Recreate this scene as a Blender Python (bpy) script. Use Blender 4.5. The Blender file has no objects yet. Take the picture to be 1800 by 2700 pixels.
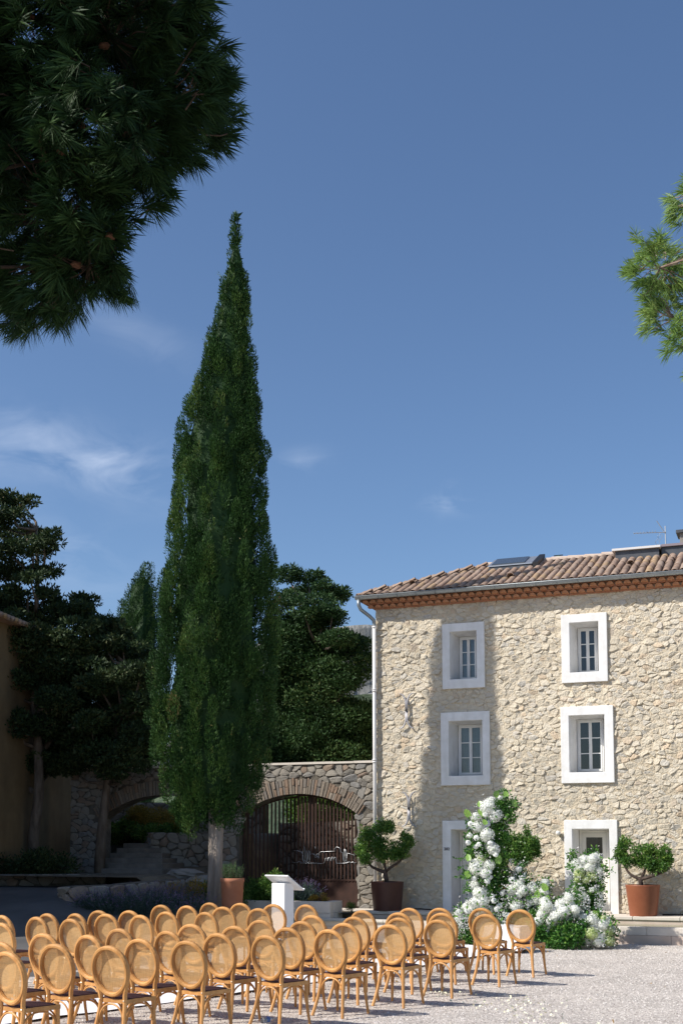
import bpy, bmesh, math, random
import numpy as np
from mathutils import Vector, Matrix

R = math.radians
scene = bpy.context.scene
COL = scene.collection
rng = np.random.RandomState(11)
random.seed(11)

# ---------------------------------------------------------------- camera, sky, sun, exposure
cam_d = bpy.data.cameras.new('camera')
cam = bpy.data.objects.new('camera', cam_d)
COL.objects.link(cam)
cam.location = (0, 0, 1.915)
cam.rotation_euler = (R(90 + 5.25), R(0.0), R(21.1))
cam_d.sensor_fit = 'VERTICAL'
cam_d.sensor_height = 36.0
cam_d.lens = 3100 / 2700 * 36.0
cam_d.shift_y = (1939.2 - 1350) / 2700
cam_d.clip_end = 3000
scene.camera = cam

SUN_TRAVEL = Vector((.85, .70, -.95)).normalized()
world = bpy.data.worlds.new('World')
scene.world = world
world.use_nodes = True
wn, wl = world.node_tree.nodes, world.node_tree.links
wn.clear()
w_out = wn.new('ShaderNodeOutputWorld')
w_bg = wn.new('ShaderNodeBackground')
w_bg.inputs['Strength'].default_value = 0.120
sky = wn.new('ShaderNodeTexSky')
sky.sky_type = 'NISHITA'
sky.sun_disc = False
_el = math.asin(-SUN_TRAVEL.z)
_az = math.atan2(-SUN_TRAVEL.x, -SUN_TRAVEL.y)     # rotation measured from +Y, clockwise
sky.sun_elevation = _el
sky.sun_rotation = _az
sky.altitude = 200
sky.air_density = 1.0
sky.dust_density = 1.3
sky.ozone_density = 5.6
w_tc = wn.new('ShaderNodeTexCoord')


def wmath(op, a, b=None):
    n = wn.new('ShaderNodeMath'); n.operation = op
    for i, v in enumerate((a, b)):
        if v is None: continue
        if isinstance(v, (int, float)): n.inputs[i].default_value = v
        else: wl.new(v, n.inputs[i])
    return n.outputs[0]


def wdot(vec):
    n = wn.new('ShaderNodeVectorMath'); n.operation = 'DOT_PRODUCT'
    wl.new(w_tc.outputs['Generated'], n.inputs[0]); n.inputs[1].default_value = vec
    return n.outputs['Value']


wisp = None
for cdir, tilt, s1, s2, amp in [((-.555, .77, .318), -.08, .085, .022, .45), ((-.50, .81, .300), -.25, .060, .020, .36),
                                ((-.478, .779, .405), -.35, .050, .014, .22), ((-.372, .873, .316), .15, .020, .008, .34),
                                ((-.262, .923, .281), -.12, .024, .007, .45), ((-.2617, .923, .288), 1.2, .012, .006, .4),
                                ((-.555, .80, .235), -.3, .06, .03, .25), ((.45, .75, .42), .1, .12, .03, .4), ((-.9, .3, .3), .2, .15, .04, .5)]:
    c = Vector(cdir).normalized()
    t1 = c.cross(Vector((0, 0, 1))).normalized()
    t2 = t1.cross(c).normalized()
    a1 = t1 * math.cos(tilt) + t2 * math.sin(tilt)
    a2 = -t1 * math.sin(tilt) + t2 * math.cos(tilt)
    p = wmath('POWER', wmath('DIVIDE', wdot(a1), s1), 2.0)
    q = wmath('POWER', wmath('DIVIDE', wdot(a2), s2), 2.0)
    front = wmath('GREATER_THAN', wdot(c), 0.0)
    m = wmath('MULTIPLY', wmath('EXPONENT', wmath('MULTIPLY', wmath('ADD', p, q), -1.0)), amp)
    m = wmath('MULTIPLY', m, front)
    wisp = m if wisp is None else wmath('ADD', wisp, m)
w_map = wn.new('ShaderNodeMapping'); w_map.inputs['Scale'].default_value = (14, 14, 34)
wl.new(w_tc.outputs['Generated'], w_map.inputs['Vector'])
w_noise = wn.new('ShaderNodeTexNoise'); w_noise.inputs['Scale'].default_value = 1.0
w_noise.inputs['Detail'].default_value = 6; w_noise.inputs['Roughness'].default_value = .55; w_noise.inputs['Distortion'].default_value = .7
wl.new(w_map.outputs[0], w_noise.inputs['Vector'])
w_ramp = wn.new('ShaderNodeMapRange'); w_ramp.inputs['From Min'].default_value = .40; w_ramp.inputs['From Max'].default_value = .80
wl.new(w_noise.outputs['Fac'], w_ramp.inputs['Value'])
w_fac = wmath('MULTIPLY', wmath('MULTIPLY', wisp, w_ramp.outputs[0]), .8)
w_mix = wn.new('ShaderNodeMixRGB'); w_mix.inputs['Color2'].default_value = (6.2, 6.9, 8.2, 1)
wl.new(w_fac, w_mix.inputs['Fac']); wl.new(sky.outputs[0], w_mix.inputs['Color1'])
wl.new(w_mix.outputs[0], w_bg.inputs['Color']); wl.new(w_bg.outputs[0], w_out.inputs['Surface'])

sun_d = bpy.data.lights.new('sun', 'SUN')
sun_d.energy = 5.0
sun_d.angle = R(0.53)
sun_d.color = (1.0, .95, .88)
sun = bpy.data.objects.new('sun', sun_d)
sun.rotation_euler = SUN_TRAVEL.to_track_quat('-Z', 'Y').to_euler()
sun.location = (-20, -20, 30)
COL.objects.link(sun)

scene.view_settings.view_transform = 'Standard'
scene.view_settings.look = 'None'
scene.view_settings.gamma = 1
scene.view_settings.use_curve_mapping = False
scene.view_settings.exposure = 0.22
scene.cycles.max_bounces = 6
scene.cycles.transparent_max_bounces = 12

# ---------------------------------------------------------------- materials
MATS = {}


def mat(name, color, rough=.85, color2=None, nscale=6.0, bump=0.0, bscale=40.0, bdist=.01, metallic=0.0, spec=.3,
        tint=False, tint_amt=.5, transl=0.0, detail=4.0, stretch=None, tint_cols=None, macro=0.0, macro_scale=.6, obj_var=0.0, macro_stretch=(1, 1, 1)):
    if name in MATS: return MATS[name]
    m = bpy.data.materials.new(name); m.use_nodes = True
    nt = m.node_tree; N, L = nt.nodes, nt.links
    b = N['Principled BSDF']
    b.inputs['Roughness'].default_value = rough
    b.inputs['Metallic'].default_value = metallic
    b.inputs['Specular IOR Level'].default_value = spec
    tc = N.new('ShaderNodeTexCoord')
    vec = tc.outputs['Object']
    if stretch:
        mp = N.new('ShaderNodeMapping'); mp.inputs['Scale'].default_value = stretch
        L.new(vec, mp.inputs['Vector']); vec = mp.outputs[0]
    out = None
    if color2 is not None:
        n = N.new('ShaderNodeTexNoise'); n.inputs['Scale'].default_value = nscale; n.inputs['Detail'].default_value = detail
        n.inputs['Roughness'].default_value = .6
        L.new(vec, n.inputs['Vector'])
        r = N.new('ShaderNodeValToRGB')
        r.color_ramp.elements[0].position = .35; r.color_ramp.elements[1].position = .68
        r.color_ramp.elements[0].color = (*color, 1); r.color_ramp.elements[1].color = (*color2, 1)
        L.new(n.outputs['Fac'], r.inputs['Fac']); out = r.outputs[0]
    if tint:
        at = N.new('ShaderNodeAttribute'); at.attribute_name = 'tint'
        if tint_cols:
            r2 = N.new('ShaderNodeValToRGB'); el = r2.color_ramp.elements
            while len(el) < len(tint_cols): el.new(.5)
            for i, (pos, c) in enumerate(tint_cols):
                el[i].position = pos; el[i].color = (*c, 1)
            L.new(at.outputs['Fac'], r2.inputs['Fac'])
            if out is None: out = r2.outputs[0]
            else:
                mx = N.new('ShaderNodeMixRGB'); mx.inputs['Fac'].default_value = 1 - tint_amt
                L.new(r2.outputs[0], mx.inputs['Color1']); L.new(out, mx.inputs['Color2']); out = mx.outputs[0]
        else:
            mr = N.new('ShaderNodeMapRange'); mr.inputs['To Min'].default_value = 1 - tint_amt; mr.inputs['To Max'].default_value = 1 + tint_amt
            L.new(at.outputs['Fac'], mr.inputs['Value'])
            mx = N.new('ShaderNodeVectorMath'); mx.operation = 'SCALE'
            if out is None: mx.inputs[0].default_value = color
            else: L.new(out, mx.inputs[0])
            L.new(mr.outputs[0], mx.inputs['Scale']); out = mx.outputs[0]
    def scaled(src, fac_socket, lo, hi):
        mr_ = N.new('ShaderNodeMapRange'); mr_.inputs['To Min'].default_value = lo; mr_.inputs['To Max'].default_value = hi
        mr_.inputs['From Min'].default_value = 0.25; mr_.inputs['From Max'].default_value = .75
        L.new(fac_socket, mr_.inputs['Value'])
        sc_ = N.new('ShaderNodeVectorMath'); sc_.operation = 'SCALE'
        if src is None: sc_.inputs[0].default_value = color
        else: L.new(src, sc_.inputs[0])
        L.new(mr_.outputs[0], sc_.inputs['Scale']); return sc_.outputs[0]
    if macro:
        gm = N.new('ShaderNodeNewGeometry'); mpm = N.new('ShaderNodeMapping'); mpm.inputs['Scale'].default_value = macro_stretch
        L.new(gm.outputs['Position'], mpm.inputs['Vector'])
        nm_ = N.new('ShaderNodeTexNoise'); nm_.inputs['Scale'].default_value = macro_scale; nm_.inputs['Detail'].default_value = 5; nm_.inputs['Roughness'].default_value = .6
        L.new(mpm.outputs[0], nm_.inputs['Vector']); out = scaled(out, nm_.outputs['Fac'], 1 - macro, 1 + macro * .5)
    if obj_var:
        oi = N.new('ShaderNodeObjectInfo'); out = scaled(out, oi.outputs['Random'], 1 - obj_var, 1 + obj_var)
    if out is None: b.inputs['Base Color'].default_value = (*color, 1)
    else: L.new(out, b.inputs['Base Color'])
    if bump:
        n2 = N.new('ShaderNodeTexNoise'); n2.inputs['Scale'].default_value = bscale; n2.inputs['Detail'].default_value = 5
        L.new(vec, n2.inputs['Vector'])
        bp = N.new('ShaderNodeBump'); bp.inputs['Strength'].default_value = bump; bp.inputs['Distance'].default_value = bdist
        L.new(n2.outputs['Fac'], bp.inputs['Height']); L.new(bp.outputs[0], b.inputs['Normal'])
    if transl:
        tr = N.new('ShaderNodeBsdfTranslucent'); ms = N.new('ShaderNodeMixShader'); ms.inputs[0].default_value = transl
        if out is None: tr.inputs['Color'].default_value = (*color, 1)
        else: L.new(out, tr.inputs['Color'])
        L.new(b.outputs[0], ms.inputs[1]); L.new(tr.outputs[0], ms.inputs[2])
        L.new(ms.outputs[0], N['Material Output'].inputs['Surface'])
    MATS[name] = m
    return m


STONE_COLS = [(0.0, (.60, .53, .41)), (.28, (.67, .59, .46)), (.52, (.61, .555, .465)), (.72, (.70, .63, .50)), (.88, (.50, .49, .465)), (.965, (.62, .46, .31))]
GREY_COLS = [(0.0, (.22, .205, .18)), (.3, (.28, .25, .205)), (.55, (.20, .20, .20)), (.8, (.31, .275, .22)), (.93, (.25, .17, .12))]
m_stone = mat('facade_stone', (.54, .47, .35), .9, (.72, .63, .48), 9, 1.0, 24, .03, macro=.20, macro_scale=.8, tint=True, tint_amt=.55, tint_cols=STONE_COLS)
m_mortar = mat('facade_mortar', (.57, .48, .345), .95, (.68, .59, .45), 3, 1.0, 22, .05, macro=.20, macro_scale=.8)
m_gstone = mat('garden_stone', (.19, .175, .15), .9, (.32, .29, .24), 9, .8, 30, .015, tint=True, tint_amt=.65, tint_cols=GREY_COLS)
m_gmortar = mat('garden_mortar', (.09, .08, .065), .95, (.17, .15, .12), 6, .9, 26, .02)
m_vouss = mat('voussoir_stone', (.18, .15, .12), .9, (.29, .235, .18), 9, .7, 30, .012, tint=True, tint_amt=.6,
              tint_cols=[(0, (.16, .155, .15)), (.35, (.25, .21, .165)), (.6, (.32, .275, .22)), (.85, (.26, .165, .11))])
m_white = mat('white_render', (.76, .745, .71), .7, (.84, .83, .81), 5, .3, 30, .006, macro=.12, macro_scale=1.6, macro_stretch=(3.5, 3.5, .5))
m_wood_white = mat('white_painted_wood', (.80, .79, .76), .45)
m_door_white = mat('cream_painted_door', (.78, .74, .66), .45)
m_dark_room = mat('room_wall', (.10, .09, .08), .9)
m_curtain = mat('curtain_cloth', (.55, .60, .68), .9, (.62, .66, .72), 8, transl=.3)
m_tile = mat('roof_clay', (.30, .205, .15), .85, (.38, .29, .225), 14, .35, 60, .006, tint=True, tint_amt=.55,
             macro=.25, macro_scale=1.2, tint_cols=[(0, (.21, .155, .125)), (.3, (.31, .20, .145)), (.6, (.36, .26, .20)), (.85, (.30, .245, .20)), (.97, (.48, .30, .12))])
m_ridge = mat('ridge_clay', (.48, .36, .28), .85, (.55, .46, .38), 10, .3, 60, .005)
m_corn = mat('cornice_clay', (.46, .20, .095), .8, (.52, .26, .14), 9, .2, 60, .004)
m_cornm = mat('cornice_mortar', (.30, .22, .155), .9, (.38, .29, .21), 12, .3, 50, .006)
m_strip = mat('cornice_brick', (.40, .17, .09), .8, (.48, .24, .15), 8)
m_zinc = mat('zinc', (.30, .33, .34), .42, (.36, .39, .40), 4, metallic=.55)
m_pipe = mat('white_downpipe', (.72, .70, .68), .45, (.78, .76, .73), 5)
m_iron = mat('wrought_iron', (.34, .33, .34), .55, (.42, .41, .42), 12, .2, 60, .003, metallic=.3)
m_step = mat('step_stone', (.16, .14, .12), .85, (.24, .21, .18), 3, .2, 40, .005)
m_lime = mat('limestone', (.60, .54, .46), .8, (.68, .62, .54), 4, .15, 50, .004)
m_lime_pink = mat('limestone_pink', (.52, .41, .33), .8, (.60, .50, .42), 3, .2, 40, .005)
m_rust = mat('rusty_steel', (.038, .019, .014), .7, (.062, .029, .020), 7, .2, 50, .003)
m_pot = mat('corten_pot', (.24, .075, .035), .5, (.28, .095, .045), 3, .08, 20, .003, spec=.4)
m_pot_dark = mat('dark_brown_pot', (.075, .030, .022), .45, (.095, .040, .030), 3, spec=.35)
m_terra = mat('terracotta', (.36, .14, .075), .8, (.42, .18, .10), 5, .1, 40, .003)
m_soil = mat('soil', (.05, .035, .022), .95, (.09, .065, .04), 6, .8, 30, .03)
m_bark = mat('bark', (.10, .075, .055), .95, (.20, .16, .125), 9, .9, 18, .02, stretch=(1, 1, .25))
m_bark_pale = mat('pale_bark', (.20, .165, .135), .95, (.34, .295, .25), 10, .9, 22, .02, stretch=(1, 1, .18))
m_twig = mat('pine_bark', (.16, .10, .07), .95, (.30, .24, .19), 12, .8, 30, .01)
m_wall_y = mat('ochre_render', (.19, .13, .065), .9, (.25, .175, .09), 1.2, .2, 30, .006, macro=.3, macro_scale=.7, macro_stretch=(2, 2, .5))
m_asph = mat('driveway_concrete', (.085, .083, .082), .9, (.125, .12, .115), .9, .2, 60, .004)
m_shut = mat('pale_blue_shutter', (.45, .52, .60), .6)
m_black = mat('black_paint', (.015, .015, .016), .5)
m_lead = mat('dark_lead', (.07, .075, .085), .5, (.10, .105, .115), 5, metallic=.3)
m_alu = mat('aluminium', (.45, .46, .47), .35, metallic=.7)
m_copper = mat('green_cap', (.22, .36, .30), .7)
m_lect = mat('white_lacquer', (.82, .82, .82), .4, spec=.4)
m_cloth = mat('white_cloth', (.80, .79, .80), .95, (.86, .85, .86), 5, .3, 60, .004)

LEAF = {}


def leafmat(name, cols, rough=.55, transl=.22, spec=.25):
    return mat(name, cols[0][1], rough, tint=True, tint_cols=cols, tint_amt=1, transl=transl, spec=spec)


m_cyp = leafmat('cypress_leaf', [(0, (.015, .044, .011)), (.45, (.034, .090, .018)), (.8, (.072, .140, .028)), (.92, (.11, .16, .038)), (1, (.17, .12, .05))], .65, .15)
m_cypo = leafmat('monterey_cypress_leaf', [(0, (.016, .032, .012)), (.5, (.034, .062, .020)), (.85, (.075, .095, .032)), (1, (.13, .08, .03))], .65, .15)
m_cypr = leafmat('bright_cypress_leaf', [(0, (.014, .038, .011)), (.5, (.030, .074, .019)), (.85, (.070, .115, .032)), (1, (.14, .12, .04))], .65, .18)
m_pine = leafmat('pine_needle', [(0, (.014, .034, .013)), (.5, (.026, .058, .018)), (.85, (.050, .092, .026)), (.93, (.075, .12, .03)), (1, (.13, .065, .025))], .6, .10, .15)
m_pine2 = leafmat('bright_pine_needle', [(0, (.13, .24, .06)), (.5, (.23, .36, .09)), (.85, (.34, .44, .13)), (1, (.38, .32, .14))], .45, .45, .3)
m_olive = leafmat('citrus_leaf', [(0, (.03, .09, .016)), (.5, (.075, .18, .03)), (.85, (.16, .28, .05)), (1, (.28, .35, .08))], .4, .3, .4)
m_shrub = leafmat('shrub_leaf', [(0, (.035, .09, .018)), (.5, (.08, .17, .03)), (.85, (.17, .25, .05)), (1, (.26, .30, .08))], .55, .3)
m_yshrub = leafmat('yellow_shrub_leaf', [(0, (.12, .11, .02)), (.5, (.28, .20, .03)), (.85, (.36, .24, .04)), (1, (.30, .15, .05))], .6, .3)
m_lav = leafmat('lavender_leaf', [(0, (.03, .06, .05)), (.5, (.06, .10, .08)), (.85, (.11, .15, .12)), (1, (.16, .12, .22))], .7, .2)
m_rosem = leafmat('rosemary_leaf', [(0, (.03, .08, .03)), (.5, (.07, .14, .05)), (.9, (.14, .22, .09)), (1, (.2, .28, .12))], .6, .2)
m_fol = leafmat('arrangement_leaf', [(0, (.02, .08, .015)), (.5, (.05, .16, .025)), (.85, (.11, .26, .04)), (1, (.22, .38, .07))], .45, .3, .4)
m_petal = leafmat('white_petal', [(0, (.80, .83, .72)), (.3, (.86, .87, .82)), (.7, (.88, .88, .86)), (1, (.90, .89, .87))], .7, .30, .15)
m_petalg = leafmat('green_petal', [(0, (.46, .56, .20)), (.5, (.62, .70, .36)), (1, (.76, .80, .55))], .7, .35, .15)
m_anth = leafmat('anthurium_green', [(0, (.14, .30, .05)), (.5, (.24, .42, .08)), (1, (.38, .52, .14))], .35, .25, .5)

# ---------------------------------------------------------------- object helpers


def link(o, parent=None):
    COL.objects.link(o)
    if parent is not None: o.parent = parent
    return o


def tag(o, label=None, cat=None, group=None, kind=None):
    if label: o['label'] = label
    if cat: o['category'] = cat
    if group: o['group'] = group
    if kind: o['kind'] = kind
    return o


def empty(name, loc=(0, 0, 0), rz=0.0, parent=None):
    o = bpy.data.objects.new(name, None); o.location = loc; o.rotation_euler = (0, 0, rz)
    o.empty_display_size = .1
    return link(o, parent)


def add_tint(me, vals):
    a = me.attributes.new('tint', 'FLOAT', 'FACE')
    a.data.foreach_set('value', np.asarray(vals, np.float32))


class MB:
    """collects vertices and faces, and builds one mesh"""

    def __init__(s):
        s.v = []; s.f = []; s.t = []; s.n = 0

    def add(s, verts, faces, tint=.5):
        verts = np.asarray(verts, float).reshape(-1, 3)
        s.v.append(verts)
        s.f += [tuple(i + s.n for i in f) for f in faces]
        s.t += [tint] * len(faces)
        s.n += len(verts)
        return s

    def box(s, x0, x1, y0, y1, z0, z1, M=None, tint=.5):
        v = np.array([(x0, y0, z0), (x1, y0, z0), (x1, y1, z0), (x0, y1, z0), (x0, y0, z1), (x1, y0, z1), (x1, y1, z1), (x0, y1, z1)], float)
        if M is not None: v = np.array([M @ Vector(p) for p in v])
        return s.add(v, [(0, 3, 2, 1), (4, 5, 6, 7), (0, 1, 5, 4), (1, 2, 6, 5), (2, 3, 7, 6), (3, 0, 4, 7)], tint)

    def cbox(s, c, size, rz=0.0, tint=.5):
        M = Matrix.Translation(c) @ Matrix.Rotation(rz, 4, 'Z')
        a, b, d = [x / 2 for x in size]
        return s.box(-a, a, -b, b, -d, d, M, tint)

    def tube(s, pts, rad, n=8, closed=False, sx=1.0, up=None, square=False, tint=.5):
        """sweep; rad scalar / list; section ellipse (rad, rad*sx)"""
        P = [Vector(p) for p in pts]; m = len(P)
        if isinstance(rad, (int, float)): rad = [rad] * m
        verts = []
        prevn = None
        for i, p in enumerate(P):
            a = P[(i - 1) % m] if (closed or i > 0) else P[i]
            b = P[(i + 1) % m] if (closed or i < m - 1) else P[i]
            t = (b - a).normalized()
            if up is not None:
                u = Vector(up); nrm = (u - t * u.dot(t))
                if nrm.length < 1e-4: nrm = t.orthogonal()
                nrm.normalize()
            elif prevn is None:
                nrm = t.orthogonal().normalized()
            else:
                nrm = (prevn - t * prevn.dot(t)).normalized()
            prevn = nrm
            bn = t.cross(nrm)
            for k in range(n):
                if square:
                    a_ = 2 * math.pi * (k + .5) / n
                    cx, cy = math.cos(a_), math.sin(a_)
                    q = max(abs(cx), abs(cy)); cx, cy = cx / q, cy / q
                    if n > 4: cx, cy = cx * .985, cy * .985
                else:
                    a_ = 2 * math.pi * k / n
                    cx, cy = math.cos(a_), math.sin(a_)
                verts.append(p + nrm * (cx * rad[i]) + bn * (cy * rad[i] * sx))
        faces = []
        rr = m if closed else m - 1
        for i in range(rr):
            j = (i + 1) % m
            for k in range(n):
                k2 = (k + 1) % n
                faces.append((i * n + k, i * n + k2, j * n + k2, j * n + k))
        if not closed:
            faces.append(tuple(range(n))[::-1]); faces.append(tuple((m - 1) * n + k for k in range(n)))
        return s.add([tuple(v) for v in verts], faces, tint)

    def lathe(s, prof, c=(0, 0, 0), n=24, cap=True, tint=.5):
        verts = []
        for (r, z) in prof:
            for k in range(n):
                a = 2 * math.pi * k / n
                verts.append((c[0] + r * math.cos(a), c[1] + r * math.sin(a), c[2] + z))
        faces = []
        for i in range(len(prof) - 1):
            for k in range(n):
                k2 = (k + 1) % n
                faces.append((i * n + k, i * n + k2, (i + 1) * n + k2, (i + 1) * n + k))
        if cap:
            faces.append(tuple(range(n))[::-1]); faces.append(tuple((len(prof) - 1) * n + k for k in range(n)))
        return s.add(verts, faces, tint)

    def build(s, name, m, parent=None, smooth=False, kind=None, bevel=0.0, tinted=False):
        me = bpy.data.meshes.new(name)
        V = np.concatenate(s.v) if s.v else np.zeros((0, 3))
        me.from_pydata(V.tolist(), [], s.f)
        if tinted: add_tint(me, s.t)
        if m is not None: me.materials.append(m)
        if smooth: me.polygons.foreach_set('use_smooth', [True] * len(me.polygons))
        me.update()
        o = bpy.data.objects.new(name, me)
        if bevel:
            bv = o.modifiers.new('bevel', 'BEVEL'); bv.width = bevel; bv.segments = 2; bv.limit_method = 'ANGLE'
        if kind: o['kind'] = kind
        return link(o, parent)


def quads_mesh(name, V, m, parent=None, tint=None, nq=4, kind=None, smooth=False):
    """V: (N, nq, 3) array of separate faces"""
    N = len(V)
    me = bpy.data.meshes.new(name)
    me.vertices.add(N * nq); me.loops.add(N * nq); me.polygons.add(N)
    me.vertices.foreach_set('co', V.reshape(-1).astype(np.float32))
    me.loops.foreach_set('vertex_index', np.arange(N * nq, dtype=np.int32))
    me.polygons.foreach_set('loop_start', np.arange(0, N * nq, nq, dtype=np.int32))
    me.polygons.foreach_set('loop_total', np.full(N, nq, dtype=np.int32))
    if tint is not None: add_tint(me, tint)
    me.materials.append(m)
    me.update(calc_edges=True)
    o = bpy.data.objects.new(name, me)
    if kind: o['kind'] = kind
    return link(o, parent)


def unit(v):
    return v / np.maximum(np.linalg.norm(v, axis=-1, keepdims=True), 1e-9)


def rand_dir(n):
    return unit(rng.normal(size=(n, 3)))


def sprays(P, D, L, W):
    """rhombus leaves: base P, direction D, length L, width W -> (N,4,3)"""
    n = len(P)
    L = np.broadcast_to(L, (n,))[:, None]; W = np.broadcast_to(W, (n,))[:, None]
    S = unit(np.cross(D, rand_dir(n))) * W * .5
    return np.stack([P, P + D * L * .5 + S, P + D * L, P + D * L * .5 - S], 1)


def blob_points(blobs, n_per_m2, shell=.35, flat_bottom=0.0):
    """points in the outer shell of ellipsoids (cx,cy,cz,rx,ry,rz); returns P, outward N, blob id"""
    Ps, Ns, Is = [], [], []
    for i, b in enumerate(blobs):
        c = np.array(b[:3]); r = np.array(b[3:6])
        area = 4 * math.pi * ((r[0] * r[1]) ** 1.6 + (r[0] * r[2]) ** 1.6 + (r[1] * r[2]) ** 1.6) ** (1 / 1.6) / 3 ** (1 / 1.6)
        n = max(8, int(area * n_per_m2))
        d = rand_dir(n)
        rad = 1 - shell * rng.random((n, 1)) ** 1.5
        Ps.append(c + d * r * rad); Ns.append(unit(d / r)); Is.append(np.full(n, i))
    return np.concatenate(Ps), np.concatenate(Ns), np.concatenate(Is)

# ---------------------------------------------------------------- measured foliage masses (x, y, z, half width, half height), metres
TREE_A = [(-19.2,25.1,10.98,0.17,0.14),(-18.82,25.42,10.88,0.31,0.15),(-18.55,24.58,10.32,0.3,0.13),(-19.11,25.02,10.18,0.24,0.17),(-18.94,25.79,10.29,0.17,0.1),(-19.19,25.79,10.1,0.42,0.16),(-17.31,24.25,9.44,0.29,0.18),(-17.76,24.41,9.29,0.39,0.15),(-18.23,24.1,9.2,0.32,0.19),(-17.77,24.88,8.83,0.26,0.12),(-17.56,24.06,8.47,0.35,0.11),(-18.91,24.91,8.87,0.37,0.2),(-17.93,25.3,8.34,0.2,0.09),(-17.99,24.56,8.22,0.43,0.15),(-19.22,25.35,8.33,0.34,0.2),(-18.32,25.18,7.92,0.4,0.13),(-18.22,24.05,7.51,0.29,0.13),(-17.95,25.12,7.62,0.3,0.13),(-18.01,24.52,7.15,0.65,0.23),(-18.79,24.83,7.08,0.46,0.23),(-17.46,24.57,6.86,0.52,0.23),(-18.95,25.39,6.67,0.51,0.2),(-17.48,24.88,6.45,0.49,0.26),(-18.29,24.31,5.99,0.49,0.29),(-17.88,25.09,5.97,0.63,0.3),(-18.93,25.56,5.6,0.68,0.3),(-17.15,24.61,5.38,0.48,0.26),(-18.44,24.44,4.93,0.45,0.29),(-17.75,24.78,4.87,0.65,0.29),(-19.33,25.87,4.52,0.68,0.31),(-18.37,25.95,4.39,0.68,0.31),(-18.72,25.34,3.95,0.73,0.27),(-18.05,25.81,3.9,0.57,0.24),(-19.34,25.69,3.72,0.51,0.2)]
TREE_B = [(-17.85,25.67,8.14,0.12,0.14),(-17.27,25.89,8.24,0.19,0.12),(-17.18,25.31,7.9,0.33,0.15),(-17.03,25.62,7.74,0.27,0.15),(-17.99,26.15,7.8,0.38,0.21),(-17.03,26.15,7.67,0.19,0.1),(-16.78,25.08,7.3,0.39,0.2),(-16.58,25.19,6.97,0.26,0.13),(-17.09,24.97,6.9,0.46,0.23),(-16.98,25.52,6.71,0.36,0.13),(-17.21,24.94,6.44,0.42,0.23),(-17.14,25.54,6.32,0.23,0.17),(-17.71,25.81,5.98,0.51,0.24),(-17.12,25.29,5.62,0.2,0.16),(-17.72,25.85,5.21,0.34,0.17)]
TREE_C = [(-16.38,25.7,7.48,0.13,0.23),(-16.39,26.02,7.29,0.27,0.2),(-16.08,25.18,6.87,0.26,0.19),(-15.83,25.62,6.86,0.36,0.16),(-15.79,26.39,6.77,0.37,0.15),(-16.73,26.39,6.69,0.37,0.17),(-14.83,24.85,6.17,0.35,0.16),(-16.26,25.01,6.33,0.19,0.19),(-15.46,24.7,5.99,0.41,0.19),(-15.27,25.48,5.89,0.39,0.19),(-15.87,24.66,5.75,0.32,0.19),(-16.65,25.51,5.63,0.26,0.13),(-16.01,25.9,5.64,0.5,0.23),(-14.92,25.16,5.35,0.29,0.22),(-16.81,25.95,5.35,0.4,0.2),(-15.74,25.78,5.09,0.52,0.26),(-16.14,24.65,4.87,0.29,0.19),(-16.26,25.72,4.74,0.59,0.26),(-14.96,25.12,4.55,0.35,0.25),(-16.84,25.43,4.47,0.49,0.2),(-15.72,25.17,4.19,0.64,0.26),(-15.36,25.99,4.14,0.29,0.26),(-16.67,25.48,3.98,0.59,0.2),(-15.37,24.91,3.72,0.47,0.19),(-17.34,25.69,3.84,0.27,0.17)]
TREE_R = [(-13.02,29.63,9.36,0.38,0.15),(-12.59,30.04,9.35,0.27,0.15),(-11.74,28.96,8.84,0.17,0.13),(-11.5,29.53,8.72,0.14,0.08),(-12.11,30.52,8.9,0.24,0.12),(-13.15,30.53,9.05,0.3,0.15),(-11.77,28.53,8.31,0.36,0.14),(-12.84,28.74,8.43,0.23,0.28),(-11.19,28.33,7.92,0.14,0.17),(-11.52,29.35,7.9,0.09,0.08),(-11.94,28.28,7.94,0.31,0.14),(-13.07,29.39,7.99,0.38,0.17),(-12.62,29.89,7.92,0.32,0.15),(-11.72,28.92,7.81,0.17,0.11),(-13.0,29.96,7.54,0.41,0.18),(-12.27,29.74,7.55,0.38,0.17),(-11.01,28.26,7.23,0.25,0.15),(-10.91,29.65,7.31,0.21,0.17),(-12.99,28.87,7.31,0.26,0.26),(-11.16,29.28,7.12,0.34,0.2),(-10.53,28.94,6.75,0.17,0.22),(-11.91,30.0,7.13,0.35,0.17),(-12.26,29.35,7.05,0.52,0.29),(-12.87,28.61,6.75,0.31,0.31),(-12.69,29.62,6.62,0.35,0.23),(-11.84,30.23,6.57,0.29,0.23),(-10.61,29.0,6.34,0.22,0.25),(-10.97,28.78,6.05,0.36,0.17),(-12.82,29.21,6.08,0.57,0.23),(-12.54,30.63,6.21,0.42,0.24),(-11.88,30.74,5.75,0.35,0.18),(-11.57,29.95,5.3,0.72,0.17),(-11.15,30.55,5.4,0.2,0.23),(-13.02,30.4,5.58,0.59,0.3),(-13.12,29.18,4.91,0.34,0.29),(-11.88,28.44,4.72,0.41,0.22),(-11.56,29.9,5.0,0.43,0.14),(-10.85,29.65,4.79,0.17,0.14),(-13.1,29.14,4.42,0.43,0.14),(-11.87,28.79,4.36,0.42,0.14)]
CYP_BACK = [(-20.07,34.0,11.15,0.15,0.3),(-20.29,34.0,10.63,0.35,0.39),(-20.04,34.0,10.39,0.26,0.52),(-20.63,34.0,10.22,0.26,0.57),(-20.22,34.0,9.75,0.43,0.52),(-20.31,34.0,9.18,0.48,0.52),(-20.2,34.0,8.43,0.48,0.56),(-20.29,34.0,7.56,0.48,0.56)]
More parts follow.
